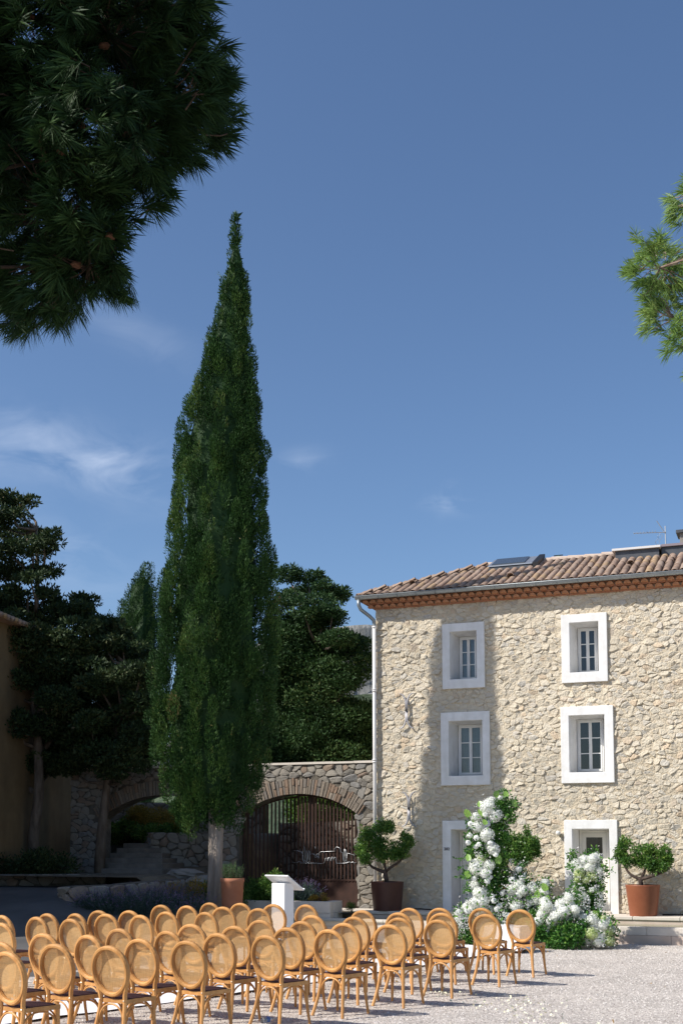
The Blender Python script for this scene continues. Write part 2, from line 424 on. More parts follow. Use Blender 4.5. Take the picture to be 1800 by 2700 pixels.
CYP_BACK2 = [(-21.53,34.0,9.53,0.15,0.26),(-21.62,34.0,9.18,0.22,0.31),(-21.61,34.0,8.74,0.22,0.35),(-21.13,34.0,9.9,0.11,0.31),(-21.07,34.0,9.36,0.2,0.35)]
PINE_L = [(-2.91,5.25,6.29,0.16),(-3.45,5.69,6.79,0.31),(-2.78,5.31,6.0,0.14),(-3.11,5.93,6.23,0.16),(-3.11,5.47,6.19,0.32),(-3.14,5.62,5.92,0.15),(-3.6,5.56,6.44,0.38),(-3.28,5.47,5.84,0.25),(-3.13,5.32,5.49,0.12),(-3.62,4.95,6.18,0.37),(-3.36,4.99,5.65,0.34),(-4.04,5.39,6.1,0.38),(-3.34,5.39,5.55,0.17),(-3.41,5.09,5.28,0.25),(-4.14,5.54,5.67,0.39),(-3.36,5.26,4.97,0.11),(-3.59,5.32,5.08,0.22),(-3.77,5.13,4.95,0.26),(-3.83,5.46,4.99,0.12),(-4.03,5.34,4.91,0.11),(-3.66,5.46,5.32,0.17),(-4.1,4.84,6.23,0.42),(-4.13,4.91,5.65,0.43),(-4.13,4.92,5.17,0.38),(-4.35,4.76,6.75,0.48),(-3.58,4.88,6.61,0.42),(-3.15,5.06,6.67,0.32),(-4.51,5.54,5.17,0.16),(-3.22,5.85,7.12,0.16)]
PINE_R = [(-0.6,9.19,7.04,0.12),(-0.75,9.81,7.22,0.15),(-0.93,9.09,6.59,0.15),(-0.87,9.86,6.81,0.22),(-1.04,9.36,6.52,0.12),(-0.98,9.53,6.37,0.16),(-0.76,9.77,6.51,0.25),(-0.91,9.48,6.15,0.14),(-0.67,9.35,5.95,0.21),(-0.78,9.21,5.77,0.1),(-0.66,9.16,5.59,0.08),(-0.48,9.82,6.72,0.32),(-0.38,9.5,7.09,0.28),(-0.28,9.36,5.92,0.31),(-0.07,10.11,6.97,0.44),(-0.18,9.39,7.24,0.27),(-0.49,9.56,5.79,0.17)]
WIRES = [[(-11.28, 1.75), (-11.16, 1.74), (-11.06, 1.71), (-11.03, 1.63), (-11.04, 1.54), (-11.01, 1.47), (-10.98, 1.54), (-10.97, 1.71), (-11.0, 1.86), (-11.04, 1.71), (-11.04, 1.55), (-11.01, 1.48), (-10.97, 1.51), (-10.93, 1.47), (-10.9, 1.63), (-10.92, 1.74), (-10.94, 1.63), (-10.93, 1.48), (-10.89, 1.46), (-10.85, 1.51), (-10.85, 1.71), (-10.87, 1.75), (-10.89, 1.66), (-10.88, 1.51), (-10.84, 1.66), (-10.78, 1.67), (-10.65, 1.61), (-10.61, 1.56), (-10.63, 1.61), (-10.72, 1.58), (-10.72, 1.64), (-10.64, 1.68), (-10.62, 1.6), (-10.61, 1.7), (-10.56, 1.72), (-10.22, 1.73), (-10.23, 1.79), (-10.15, 1.84), (-10.07, 1.79), (-10.06, 1.71), (-10.01, 1.7), (-10.0, 1.52), (-9.98, 1.49), (-9.95, 1.54), (-9.96, 1.77), (-9.98, 1.78), (-9.99, 1.52), (-9.95, 1.49), (-9.92, 1.54), (-9.93, 1.76), (-9.95, 1.78), (-9.95, 1.54), (-9.92, 1.5), (-9.9, 1.69), (-9.82, 1.67), (-9.73, 1.64), (-9.67, 1.66)], [(-11.31, 1.46), (-11.17, 1.46), (-11.14, 1.49), (-11.09, 1.48), (-11.11, 1.45), (-10.81, 1.45), (-10.56, 1.44), (-10.48, 1.46), (-10.45, 1.57), (-10.42, 1.58), (-10.41, 1.51), (-10.39, 1.5), (-10.37, 1.59), (-10.34, 1.58), (-10.34, 1.51), (-10.31, 1.51), (-10.29, 1.59), (-10.26, 1.59), (-10.25, 1.51), (-10.23, 1.59), (-10.19, 1.59), (-10.17, 1.45), (-9.98, 1.45), (-9.89, 1.47), (-9.84, 1.49), (-9.82, 1.46), (-9.78, 1.47), (-9.76, 1.49), (-9.73, 1.46), (-9.67, 1.47)], [(-10.72, 1.83), (-10.7, 1.82), (-10.7, 1.8), (-10.72, 1.8), (-10.73, 1.83), (-10.71, 1.84)]]
OL_L = [(-9.09,25.21,2.15,0.22,0.16),(-8.78,25.25,2.29,0.16,0.12),(-8.57,25.15,2.27,0.1,0.11),(-8.97,25.2,1.93,0.3,0.15),(-9.23,25.29,1.82,0.14,0.15),(-8.8,25.3,1.85,0.22,0.15),(-9.11,25.11,1.61,0.19,0.12),(-8.7,25.13,1.61,0.14,0.11),(-8.41,25.09,1.66,0.15,0.1),(-8.27,25.19,1.82,0.22,0.12),(-8.07,25.09,1.93,0.09,0.11),(-8.3,25.19,1.66,0.14,0.09),(-8.21,25.24,2.05,0.07,0.08)]
OL_R = [(-3.39,25.21,1.88,0.11,0.11),(-3.46,25.25,1.67,0.13,0.13),(-3.35,25.15,1.53,0.1,0.09),(-3.0,25.2,1.75,0.2,0.11),(-3.14,25.29,1.55,0.15,0.11),(-2.81,25.3,1.73,0.19,0.11),(-2.6,25.11,1.73,0.12,0.09),(-2.59,25.13,1.48,0.16,0.12),(-2.84,25.09,1.53,0.14,0.11),(-2.76,25.19,1.38,0.13,0.07),(-2.53,25.09,1.58,0.09,0.12)]
OL_M = [(-5.88,24.91,1.88,0.19,0.18),(-5.99,24.95,1.64,0.16,0.14),(-5.65,24.85,1.9,0.18,0.13),(-5.45,24.9,1.77,0.23,0.21),(-5.6,24.99,1.98,0.13,0.09),(-5.39,25.0,2.08,0.06,0.17),(-5.22,24.81,1.88,0.09,0.13),(-5.39,24.83,1.57,0.17,0.12),(-5.72,24.79,1.65,0.18,0.14),(-5.19,24.89,1.72,0.06,0.08),(-6.03,24.79,1.88,0.13,0.16)]

# ---------------------------------------------------------------- irregular stonework


def clip_poly(poly, a, b, c):
    """keep a*x+b*y<=c"""
    out = []
    n = len(poly)
    for i in range(n):
        p, q = poly[i], poly[(i + 1) % n]
        dp, dq = a * p[0] + b * p[1] - c, a * q[0] + b * q[1] - c
        if dp <= 0: out.append(p)
        if (dp < 0 < dq) or (dq < 0 < dp):
            t = dp / (dp - dq); out.append((p[0] + (q[0] - p[0]) * t, p[1] + (q[1] - p[1]) * t))
    return out


def rubble(u0, u1, v0, v1, cell, aspect, seed, inside=None, relax=1, vary=.35):
    """irregular stone outlines in the rectangle; cell = mean width, aspect = width/height"""
    rg = np.random.RandomState(seed)
    sv = aspect
    W, Hh = (u1 - u0), (v1 - v0) * sv
    nx, ny = max(2, int(W / cell)), max(2, int(Hh / cell))
    pts = []
    for j in range(ny):
        off = rg.uniform(0, .5) + .5 * (j % 2)
        for i in range(nx + 1):
            if rg.rand() < .10 * vary / .35: continue
            pts.append(((i + off + rg.uniform(-vary, vary)) * W / nx, (j + .5 + rg.uniform(-vary, vary)) * Hh / ny))
    pts = np.array(pts)
    pts = pts[(pts[:, 0] > 0) & (pts[:, 0] < W)]
    polys = []
    for it in range(relax + 1):
        polys = []
        d2 = ((pts[:, None, :] - pts[None, :, :]) ** 2).sum(-1)
        k = min(16, len(pts) - 1)
        nb = np.argpartition(d2, k, axis=1)[:, :k + 1]
        for i, p in enumerate(pts):
            poly = [(0, 0), (W, 0), (W, Hh), (0, Hh)]
            for j in nb[i]:
                if j == i: continue
                qx, qy = pts[j]
                a, b = qx - p[0], qy - p[1]
                c = (qx * qx + qy * qy - p[0] ** 2 - p[1] ** 2) / 2
                poly = clip_poly(poly, a, b, c)
                if len(poly) < 3: break
            polys.append(poly)
        if it < relax:
            new = []
            for p, poly in zip(pts, polys):
                if len(poly) >= 3:
                    c = np.mean(poly, axis=0); new.append(p * .55 + c * .45)
                else: new.append(p)
            pts = np.array(new)
    out = []
    for poly in polys:
        if len(poly) < 3: continue
        P = np.array(poly); P[:, 1] /= sv; P += (u0, v0)
        if inside is not None and not inside(*P.mean(0)): continue
        # drop tiny edges
        Q = [P[0]]
        for p in P[1:]:
            if np.hypot(*(p - Q[-1])) > .02: Q.append(p)
        if len(Q) >= 3: out.append(np.array(Q))
    return out


def poly_area(P):
    x, y = P[:, 0], P[:, 1]
    return .5 * abs(np.dot(x, np.roll(y, -1)) - np.dot(y, np.roll(x, -1)))


def stone_mesh(P, h, M, rg, gap=.01, rough=1.0):
    """rounded, tilted stone on outline P (u,v); M maps (u,v,w) to the world"""
    c = P.mean(0)
    n0 = len(P)
    pts = []
    for i in range(n0):
        a, b = P[i], P[(i + 1) % n0]
        k = rg.uniform(.16, .3)
        pts.append(a + (b - a) * k)
        if np.hypot(*(b - a)) > .05 or n0 < 5: pts.append(a + (b - a) * (1 - k))
    Q = np.array(pts); n = len(Q)
    rr = np.hypot(*(Q - c).T)
    s = np.maximum(.5, 1 - gap / np.maximum(rr, .02))
    Q = c + (Q - c) * s[:, None]
    Q += rg.normal(0, .006 * rough, Q.shape)
    tilt = rg.uniform(-.22, .22, 2) * rough
    V = []
    for (sc, w) in ((1.0, -.03), (.97, .62), (rg.uniform(.62, .86), 1.0)):
        ring = c + (Q - c) * sc
        for q in ring:
            t = ((q - c) * tilt).sum()
            ww = -.03 if w < 0 else h * w + t * w + rg.normal(0, h * .10 * rough)
            V.append(M(q[0], q[1], ww))
    V.append(M(c[0], c[1], h * (1.0 + rg.uniform(-.1, .25))))
    F = []
    for r in range(2):
        for k in range(n):
            k2 = (k + 1) % n
            F.append((r * n + k, r * n + k2, (r + 1) * n + k2, (r + 1) * n + k))
    for k in range(n): F.append((2 * n + k, 2 * n + (k + 1) % n, 3 * n))
    return V, F


def lay_stones(polys, M, m, parent, seed, hrange=(.02, .05), gap=.01, limit=300, name='stone', rough=1.0, prefer=None, skew=1.0):
    rg = np.random.RandomState(seed)
    area = np.array([poly_area(P) * (prefer(*P.mean(0)) if prefer else 1) for P in polys])
    order = np.argsort(-area)
    rest = MB()
    for k, i in enumerate(order):
        P = polys[i]
        V, F = stone_mesh(P, hrange[0] + (hrange[1] - hrange[0]) * rg.rand() ** skew, M, rg, gap, rough)
        t = rg.rand()
        if k < limit:
            me = bpy.data.meshes.new(name); me.from_pydata([tuple(v) for v in V], [], F); add_tint(me, [t] * len(F))
            me.materials.append(m)
            link(bpy.data.objects.new(name, me), parent)
        else:
            rest.add(V, F, t)
    if rest.n: rest.build('small_stones', m, parent, kind='stuff', tinted=True)


def holed_wall(mb, us, vs, holes, M, back):
    """front skin with rectangular holes + reveals going to depth `back` (w negative)"""
    us = sorted(set(us + [h[0] for h in holes] + [h[1] for h in holes])); vs = sorted(set(vs + [h[2] for h in holes] + [h[3] for h in holes]))
    for i in range(len(us) - 1):
        for j in range(len(vs) - 1):
            cu, cv = (us[i] + us[i + 1]) / 2, (vs[j] + vs[j + 1]) / 2
            if any(h[0] < cu < h[1] and h[2] < cv < h[3] for h in holes): continue
            mb.add([M(us[i], vs[j], 0), M(us[i + 1], vs[j], 0), M(us[i + 1], vs[j + 1], 0), M(us[i], vs[j + 1], 0)], [(0, 1, 2, 3)])
    for (a, b, c, d) in holes:
        for (p, q) in (((a, c), (a, d)), ((a, d), (b, d)), ((b, d), (b, c)), ((b, c), (a, c))):
            mb.add([M(*p, 0), M(*q, 0), M(*q, back), M(*p, back)], [(0, 1, 2, 3)])

# ---------------------------------------------------------------- ground


def heightfield(name, x0, x1, y0, y1, nx, ny, f, m, kind='structure', keep=None):
    xs = np.linspace(x0, x1, nx); ys = np.linspace(y0, y1, ny)
    V = [(x, y, f(x, y)) for y in ys for x in xs]
    F = []
    for j in range(ny - 1):
        for i in range(nx - 1):
            if keep and not keep((xs[i] + xs[i + 1]) / 2, (ys[j] + ys[j + 1]) / 2): continue
            F.append((j * nx + i, j * nx + i + 1, (j + 1) * nx + i + 1, (j + 1) * nx + i))
    me = bpy.data.meshes.new(name); me.from_pydata(V, [], F); me.materials.append(m)
    me.polygons.foreach_set('use_smooth', [True] * len(F)); me.update()
    o = link(bpy.data.objects.new(name, me)); o['kind'] = kind
    return o


def sstep(a, b, x):
    t = min(1, max(0, (x - a) / (b - a))); return t * t * (3 - 2 * t)


# distant ground
m_earth = mat('dry_ground', (.16, .14, .09), .95, (.24, .21, .14), .05, .3, 2, .05)
tag(MB().add([(-900, -300, -.06), (900, -300, -.06), (900, 1200, -.06), (-900, 1200, -.06)], [(0, 1, 2, 3)]).build('ground', m_earth), kind='structure')

# gravel sheet
m_gravel = bpy.data.materials.new('gravel'); m_gravel.use_nodes = True
N, L = m_gravel.node_tree.nodes, m_gravel.node_tree.links
_b = N['Principled BSDF']; _b.inputs['Roughness'].default_value = .95; _b.inputs['Specular IOR Level'].default_value = .2
_tc = N.new('ShaderNodeTexCoord')
_v = N.new('ShaderNodeTexVoronoi'); _v.inputs['Scale'].default_value = 52
L.new(_tc.outputs['Object'], _v.inputs['Vector'])
_r = N.new('ShaderNodeValToRGB'); _e = _r.color_ramp.elements
_e[0].position = .0; _e[0].color = (.26, .225, .195, 1); _e[1].position = 1; _e[1].color = (.68, .62, .56, 1)
_e2 = _e.new(.35); _e2.color = (.50, .445, .395, 1)
_sep = N.new('ShaderNodeSeparateColor'); L.new(_v.outputs['Color'], _sep.inputs[0]); L.new(_sep.outputs[0], _r.inputs['Fac'])
_n = N.new('ShaderNodeTexNoise'); _n.inputs['Scale'].default_value = 1.1; _n.inputs['Detail'].default_value = 7; _n.inputs['Roughness'].default_value = .65; L.new(_tc.outputs['Object'], _n.inputs['Vector'])
_mr = N.new('ShaderNodeMapRange'); _mr.inputs['From Min'].default_value = .3; _mr.inputs['From Max'].default_value = .7; _mr.inputs['To Min'].default_value = .78; _mr.inputs['To Max'].default_value = 1.06; L.new(_n.outputs['Fac'], _mr.inputs['Value'])
_sc = N.new('ShaderNodeVectorMath'); _sc.operation = 'SCALE'; L.new(_r.outputs[0], _sc.inputs[0]); L.new(_mr.outputs[0], _sc.inputs['Scale']); L.new(_sc.outputs[0], _b.inputs['Base Color'])
_bp = N.new('ShaderNodeBump'); _bp.inputs['Strength'].default_value = .55; _bp.inputs['Distance'].default_value = .012; _bp.invert = True
L.new(_v.outputs['Distance'], _bp.inputs['Height']); L.new(_bp.outputs[0], _b.inputs['Normal'])
from mathutils import noise as mn
def gravel_h(x, y): return -.012 + .010 * mn.noise(Vector((x * .9, y * .55, 0))) + .006 * mn.noise(Vector((x * 3.1, y * 2.3, 3))) + .004 * mn.noise(Vector((x * 9, y * 9, 7)))
heightfield('gravel_courtyard', -30, 30, -8, 23.5, 360, 190, gravel_h, m_gravel)
# loose stones lying on it
_np = 76000
_x = rng.uniform(-11.5, 1.5, _np); _y = 8 + 15.2 * rng.random(_np)
_keep = (_x > -.62 * _y - .6) & (_x < -.05 * _y + .3)
_x, _y = _x[_keep], _y[_keep]; _np = len(_x)
_s = rng.uniform(.005, .0125, _np) * (1 + .2 * rng.random(_np))
_oct = np.array([(1, 0, 0), (0, 1, 0), (-1, 0, 0), (0, -1, 0), (0, 0, 1)], float)
_ang = rng.uniform(0, 6.28, _np); _ca, _sa = np.cos(_ang), np.sin(_ang)
_gz = np.array([gravel_h(a, b) for a, b in zip(_x, _y)])
_V = np.zeros((_np, 5, 3))
for _k in range(5):
    ox, oy, oz = _oct[_k]; _f = rng.uniform(.7, 1.3, _np)
    _V[:, _k, 0] = _x + _s * _f * (ox * _ca - oy * _sa); _V[:, _k, 1] = _y + _s * _f * (ox * _sa + oy * _ca); _V[:, _k, 2] = _gz + oz * _s * .85 * _f
_T = np.stack([_V[:, [a, b, 4]] for a, b in ((0, 1), (1, 2), (2, 3), (3, 0))], 1).reshape(-1, 3, 3)
m_peb = mat('gravel_stone', (.5, .45, .41), .9, tint=True, tint_amt=1, tint_cols=[(0, (.26, .23, .21)), (.3, (.46, .42, .38)), (.7, (.62, .57, .52)), (1, (.74, .70, .65))])
quads_mesh('gravel', _T, m_peb, tint=np.repeat(rng.random(_np), 4), nq=3, kind='stuff')
# dry leaves
_P = np.stack([rng.uniform(-8, .5, 60), rng.uniform(9.5, 22.5, 60), np.full(60, .01)], 1)
quads_mesh('dry_leaves', sprays(_P, unit(rng.normal(size=(60, 3)) * (1, 1, .2)), rng.uniform(.03, .06, 60), .03), mat('dry_leaf', (.30, .20, .09), .8), kind='stuff')
# fallen petals
_np = 170
_c = [(-2.93, 13.44, .5), (-3.18, 14.39, .4), (-4.33, 14.72, .35), (-3.4, 13.9, .8), (-2.6, 12.6, .6)]
_P = np.array([(_c[i % 5][0] + rng.normal() * _c[i % 5][2] * .5, _c[i % 5][1] + rng.normal() * _c[i % 5][2] * .5, .016) for i in range(_np)])
_D = unit(rng.normal(size=(_np, 3)) * (1, 1, .25))
quads_mesh('fallen_petals', sprays(_P, _D, rng.uniform(.02, .045, _np), .028), mat('petal_cream', (.78, .76, .55), .7), kind='stuff')


def ramp_h(x, y):
    t = sstep(15.0, 22.5, y) * min(1, max(0, (-9.6 - x) / 4.5))
    return .92 * t


heightfield('driveway', -42, -9.7, 11, 23.6, 66, 40, lambda x, y: ramp_h(x, y) - .012 + .02 * sstep(-10.2, -11.2, x), m_asph)
m_grnd = mat('garden_soil', (.10, .08, .055), .95, (.20, .17, .12), 2, .6, 20, .03)
def garden_h(x, y):
    side = sstep(-12.7, -13.3, x)
    if y < 26.4: return .40 + .78 * side
    return .40 + side * (.9 + .9 * sstep(26.4, 30, y)) + (1 - side) * 1.9 * sstep(28.85, 29.3, y)


heightfield('garden_ground', -42, -9.2, 22.4, 34, 110, 60, garden_h, m_grnd, keep=lambda x, y: not (x > -12.8 and y < 24.2))

# terrace, pool and rim in front of the house
Y_TER = 25.0
t = MB()
t.box(-12.9, 6, Y_TER + .0, 25.9, -.3, .34)
ter = t.build('terrace', m_lime_pink); ter['kind'] = 'structure'


def slabs(name, x0, x1, y0, y1, z0, z1, w, m, parent, seed=0, gap=.006, bevel=.006):
    rg = random.Random(seed); x = x0
    while x < x1 - .05:
        ww = min(w * rg.uniform(.92, 1.08), x1 - x)
        if x1 - x - ww < .25: ww = x1 - x
        MB().box(x, x + ww - gap, y0, y1, z0, z1 + rg.uniform(-.0015, .0015)).build(name, m, parent, bevel=bevel)
        x += ww


slabs('paving_slab', -9.9, 4, Y_TER - .03, Y_TER + .40, .345, .42, .95, m_lime, ter, 1, bevel=.014)
slabs('paving_slab', -9.9, 4, Y_TER + .404, 25.78, .345, .42, .8, m_lime, ter, 2)
slabs('paving_slab', -12.8, -9.906, 24.6, 25.85, .345, .42, .8, m_lime_pink, ter, 3)

pool = empty('garden_pool', (-4, 24, 0)); tag(pool, 'long shallow stone water basin along the foot of the house terrace', 'pool')


def P_(o, parent):       # keep world coordinates under a moved parent
    o.parent = parent
    o.matrix_parent_inverse = Matrix.Translation(parent.location).inverted() if parent.rotation_euler.z == 0 else (Matrix.Translation(parent.location) @ Matrix.Rotation(parent.rotation_euler.z, 4, 'Z')).inverted()
    return o


def rim_y(x): return 23.35 + .30 * sstep(-5.5, -10, x)


_rim = []
for k, (za, zb, mm) in enumerate([(-.2, .16, m_lime_pink), (.163, .31, m_lime)]):
    xs = np.arange(-12.2, 4.01, .9)
    for i in range(len(xs) - 1):
        a, b = xs[i] + .45 * k, xs[i + 1] + .45 * k - .006
        o = MB()
        ya, yb = rim_y(a), rim_y(b)
        v = [(a, ya, za), (b, yb, za), (b, yb + .3, za), (a, ya + .3, za), (a, ya - .004 * k, zb), (b, yb - .004 * k, zb), (b, yb + .3, zb), (a, ya + .3, zb)]
        o.add(v, [(0, 3, 2, 1), (4, 5, 6, 7), (0, 1, 5, 4), (1, 2, 6, 5), (2, 3, 7, 6), (3, 0, 4, 7)])
        P_(o.build('rim_block', mm, None, bevel=.006), pool)
m_water = bpy.data.materials.new('pool_water'); m_water.use_nodes = True
N, L = m_water.node_tree.nodes, m_water.node_tree.links
_b = N['Principled BSDF']; _b.inputs['Base Color'].default_value = (.20, .22, .13, 1); _b.inputs['Roughness'].default_value = .06
_b.inputs['IOR'].default_value = 1.33
_n = N.new('ShaderNodeTexNoise'); _n.inputs['Scale'].default_value = 7; _n.inputs['Detail'].default_value = 3
_bp = N.new('ShaderNodeBump'); _bp.inputs['Strength'].default_value = .25; _bp.inputs['Distance'].default_value = .02
_tc = N.new('ShaderNodeTexCoord'); L.new(_tc.outputs['Object'], _n.inputs['Vector']); L.new(_n.outputs['Fac'], _bp.inputs['Height']); L.new(_bp.outputs[0], _b.inputs['Normal'])
P_(MB().add([(-12.2, 23.5, .268), (4.4, 23.5, .268), (4.4, 25.02, .268), (-12.2, 25.02, .268)], [(0, 1, 2, 3)]).build('water', m_water), pool)

# raised planting bed edged with pale blocks
bed = empty('planting_bed', (-10.5, 24.1, 0)); tag(bed, 'raised bed edged with pale cut stone blocks behind the lectern', 'planter')
for k, (za, zb) in enumerate([(.0, .20), (.204, .42), (.424, .66)]):
    xs = list(np.arange(-12.4, -9.41, .5)) + [-9.42]
    for i in range(len(xs) - 1):
        a = xs[i] + (.25 if k % 2 and i else 0); b = (xs[i + 1] + (.25 if k % 2 and i < len(xs) - 2 else 0)) - .005
        if b - a < .05: continue
        P_(MB().box(a, b, 23.75 - (.012 if k == 2 else 0), 23.98, za, zb).build('block', m_lime, bevel=.005), bed)
    P_(MB().box(-9.63, -9.415, 23.985, 24.45, za, zb).build('block', m_lime, bevel=.005), bed)
P_(MB().box(-12.4, -9.64, 23.99, 24.5, .3, .60).build('bed_soil', m_soil), bed)

# ---------------------------------------------------------------- the stone house
FY = 25.8
house = empty('stone_house', (-5, FY, .42))
tag(house, 'three storey rubble stone house with white window surrounds and clay tile roof', 'house')
HX0, HX1 = -9.08, 2.2
WIN = [  # outer x0,x1,z0,z1, inner x0,x1,z0,z1, curtain
    (-7.46, -6.47, 5.43, 6.935, -7.28, -6.65, 5.645, 6.745, True),
    (-4.73, -3.73, 5.435, 6.955, -4.545, -3.91, 5.66, 6.77, False),
    (-7.51, -6.37, 3.225, 4.89, -7.325, -6.54, 3.44, 4.69, True),
    (-4.775, -3.635, 3.225, 4.905, -4.595, -3.82, 3.46, 4.71, False),
    (-1.45, -.45, 5.435, 6.955, -1.265, -.63, 5.66, 6.77, False),
    (-1.50, -.36, 3.225, 4.905, -1.32, -.54, 3.46, 4.71, False)]
DOOR = [(-7.49, -6.34, .42, 2.43, -7.29, -6.53, .42, 2.23), (-4.74, -3.60, .42, 2.42, -4.565, -3.77, .42, 2.23)]
holes = [(w[4], w[5], w[6], w[7]) for w in WIN] + [(d[4], d[5], d[6] - .1, d[7]) for d in DOOR]
MF = lambda u, v, w: (u, FY - w, v)
wb = MB()
holed_wall(wb, list(np.arange(HX0, HX1 + .01, (HX1 - HX0) / 14)), [.3, 2.0, 4.0, 6.0, 7.45], holes, MF, -.55)
wb.add([(HX0, FY, .3), (HX0, 33, .3), (HX0, 33, 7.45), (HX0, FY, 7.45)], [(0, 1, 2, 3)])
wb.add([(HX1, FY, .3), (HX1, 33, .3), (HX1, 33, 7.45), (HX1, FY, 7.45)], [(3, 2, 1, 0)])
wb.add([(HX0, 33, .3), (HX1, 33, .3), (HX1, 33, 7.45), (HX0, 33, 7.45)], [(0, 1, 2, 3)])
wall = P_(wb.build('wall', m_mortar), house)


def free_of(holes_, pad):
    def f(u, v):
        return not any(h[0] - pad < u < h[1] + pad and h[2] - pad < v < h[3] + pad for h in holes_)
    return f


frames = [w[:4] for w in WIN] + [d[:4] for d in DOOR]
polys = rubble(HX0 - .02, HX1, .42, 7.41, .168, 1.6, 5, free_of(frames, -.05), relax=0, vary=.50)
# merge look of varied sizes: second, coarser patch below right
lay_stones(polys, MF, m_stone, wall, 7, (.003, .026), .005, 300, prefer=lambda u, v: 1 if u < -1.9 else .1, rough=1.25, skew=2.0)
# corner: stones returning round the left edge
MS = lambda u, v, w: (HX0 - w, u, v)
lay_stones(rubble(FY, 28.5, .42, 7.40, .26, 1.5, 6, None, relax=0), MS, m_stone, wall, 8, (.01, .035), .008, 0)


def ring_frame(mb, o, i, y0, ymid, yback, splay=0.0):
    """surround: front face o..i at y0, outer sides to ymid, inner reveals to yback"""
    O = [(o[0], o[2]), (o[1], o[2]), (o[1], o[3]), (o[0], o[3])]
    I = [(i[0], i[2]), (i[1], i[2]), (i[1], i[3]), (i[0], i[3])]
    B = [(i[0] + splay, i[2]), (i[1] - splay, i[2]), (i[1] - splay, i[3] - splay * .5), (i[0] + splay, i[3] - splay * .5)]
    V = [(x, y0, z) for x, z in O] + [(x, y0, z) for x, z in I] + [(x, ymid, z) for x, z in O] + [(x, yback, z) for x, z in B]
    F = []
    for k in range(4):
        k2 = (k + 1) % 4
        F += [(k, k2, 4 + k2, 4 + k), (8 + k, 8 + k2, k2, k), (4 + k, 4 + k2, 12 + k2, 12 + k)]
    mb.add(V, F)
    return B


m_glass = bpy.data.materials.new('window_glass'); m_glass.use_nodes = True
N, L = m_glass.node_tree.nodes, m_glass.node_tree.links
N.remove(N['Principled BSDF'])
_g = N.new('ShaderNodeBsdfGlossy'); _g.inputs['Roughness'].default_value = .03
_t = N.new('ShaderNodeBsdfTransparent'); _t.inputs['Color'].default_value = (.72, .78, .80, 1)
_fr = N.new('ShaderNodeFresnel'); _fr.inputs['IOR'].default_value = 1.6
_m = N.new('ShaderNodeMixShader'); L.new(_fr.outputs[0], _m.inputs[0]); L.new(_t.outputs[0], _m.inputs[1]); L.new(_g.outputs[0], _m.inputs[2])
L.new(_m.outputs[0], N['Material Output'].inputs['Surface'])


def wavy_curtain(x0, x1, z0, z1, y, seed):
    rg = random.Random(seed); n = 28; V = []; F = []
    for j in range(2):
        for i in range(n + 1):
            x = x0 + (x1 - x0) * i / n
            V.append((x, y + .018 * math.sin(i * 1.25 + rg.random() * .5 + seed), z0 if j == 0 else z1))
    for i in range(n): F.append((i, i + 1, n + 2 + i, n + 1 + i))
    return MB().add(V, F)


YG = 26.24
for wi, w in enumerate(WIN):
    mb = MB(); B = ring_frame(mb, w[:4], w[4:8], FY - .065, FY + .01, 26.30, .10)
    win = P_(mb.build('window', m_white, bevel=.008), house)
    x0, x1, z0, z1 = B[0][0], B[1][0], B[0][1], B[2][1]
    fr = MB()
    for (a, b, c, d) in ((x0, x0 + .035, z0, z1), (x1 - .035, x1, z0, z1), (x0 + .036, x1 - .036, z0, z0 + .045), (x0 + .036, x1 - .036, z1 - .035, z1)):
        fr.box(a, b, YG - .02, YG + .05, c, d)
    fr.build('casement_frame', m_wood_white, win)
    mid = (x0 + x1) / 2
    for (a, b) in ((x0 + .037, mid - .001), (mid + .001, x1 - .037)):
        s_ = MB(); st = .032; c, d = z0 + .047, z1 - .037
        y0, y1 = YG - .035, YG + .01
        s_.box(a, a + st, y0, y1, c, d).box(b - st, b, y0, y1, c, d).box(a + st, b - st, y0 + .001, y1, c, c + .05).box(a + st, b - st, y0 + .001, y1, d - .035, d)
        hh = (d - .035 - c - .05)
        for k in (1, 2):
            zc = c + .05 + hh * k / 3; s_.box(a + st, b - st, y0 + .004, y1, zc - .010, zc + .010)
        s_.build('sash', m_wood_white, win)
        for k in range(3):
            za = c + .05 + hh * k / 3 + (.010 if k else 0); zb = c + .05 + hh * (k + 1) / 3 - (.010 if k < 2 else 0)
            MB().box(a + st, b - st, YG - .010, YG - .006, za, zb).build('pane', m_glass, win)
    MB().cbox((mid, YG - .048, (z0 + z1) / 2), (.014, .02, .10)).build('handle', m_wood_white, win)
    if w[8]: wavy_curtain(x0 + .02, x1 - .02, z0 + .03, z1 - .02, YG + .07, wi).build('curtain', m_curtain, win, smooth=True)
    # room behind
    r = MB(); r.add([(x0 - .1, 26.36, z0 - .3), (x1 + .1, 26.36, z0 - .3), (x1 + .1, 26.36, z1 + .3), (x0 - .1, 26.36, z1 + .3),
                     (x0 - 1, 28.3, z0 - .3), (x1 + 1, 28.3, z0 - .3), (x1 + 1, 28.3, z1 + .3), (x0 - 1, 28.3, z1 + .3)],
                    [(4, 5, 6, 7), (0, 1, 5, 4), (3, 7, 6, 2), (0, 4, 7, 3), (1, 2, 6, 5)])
    r.build('room', m_dark_room, win)

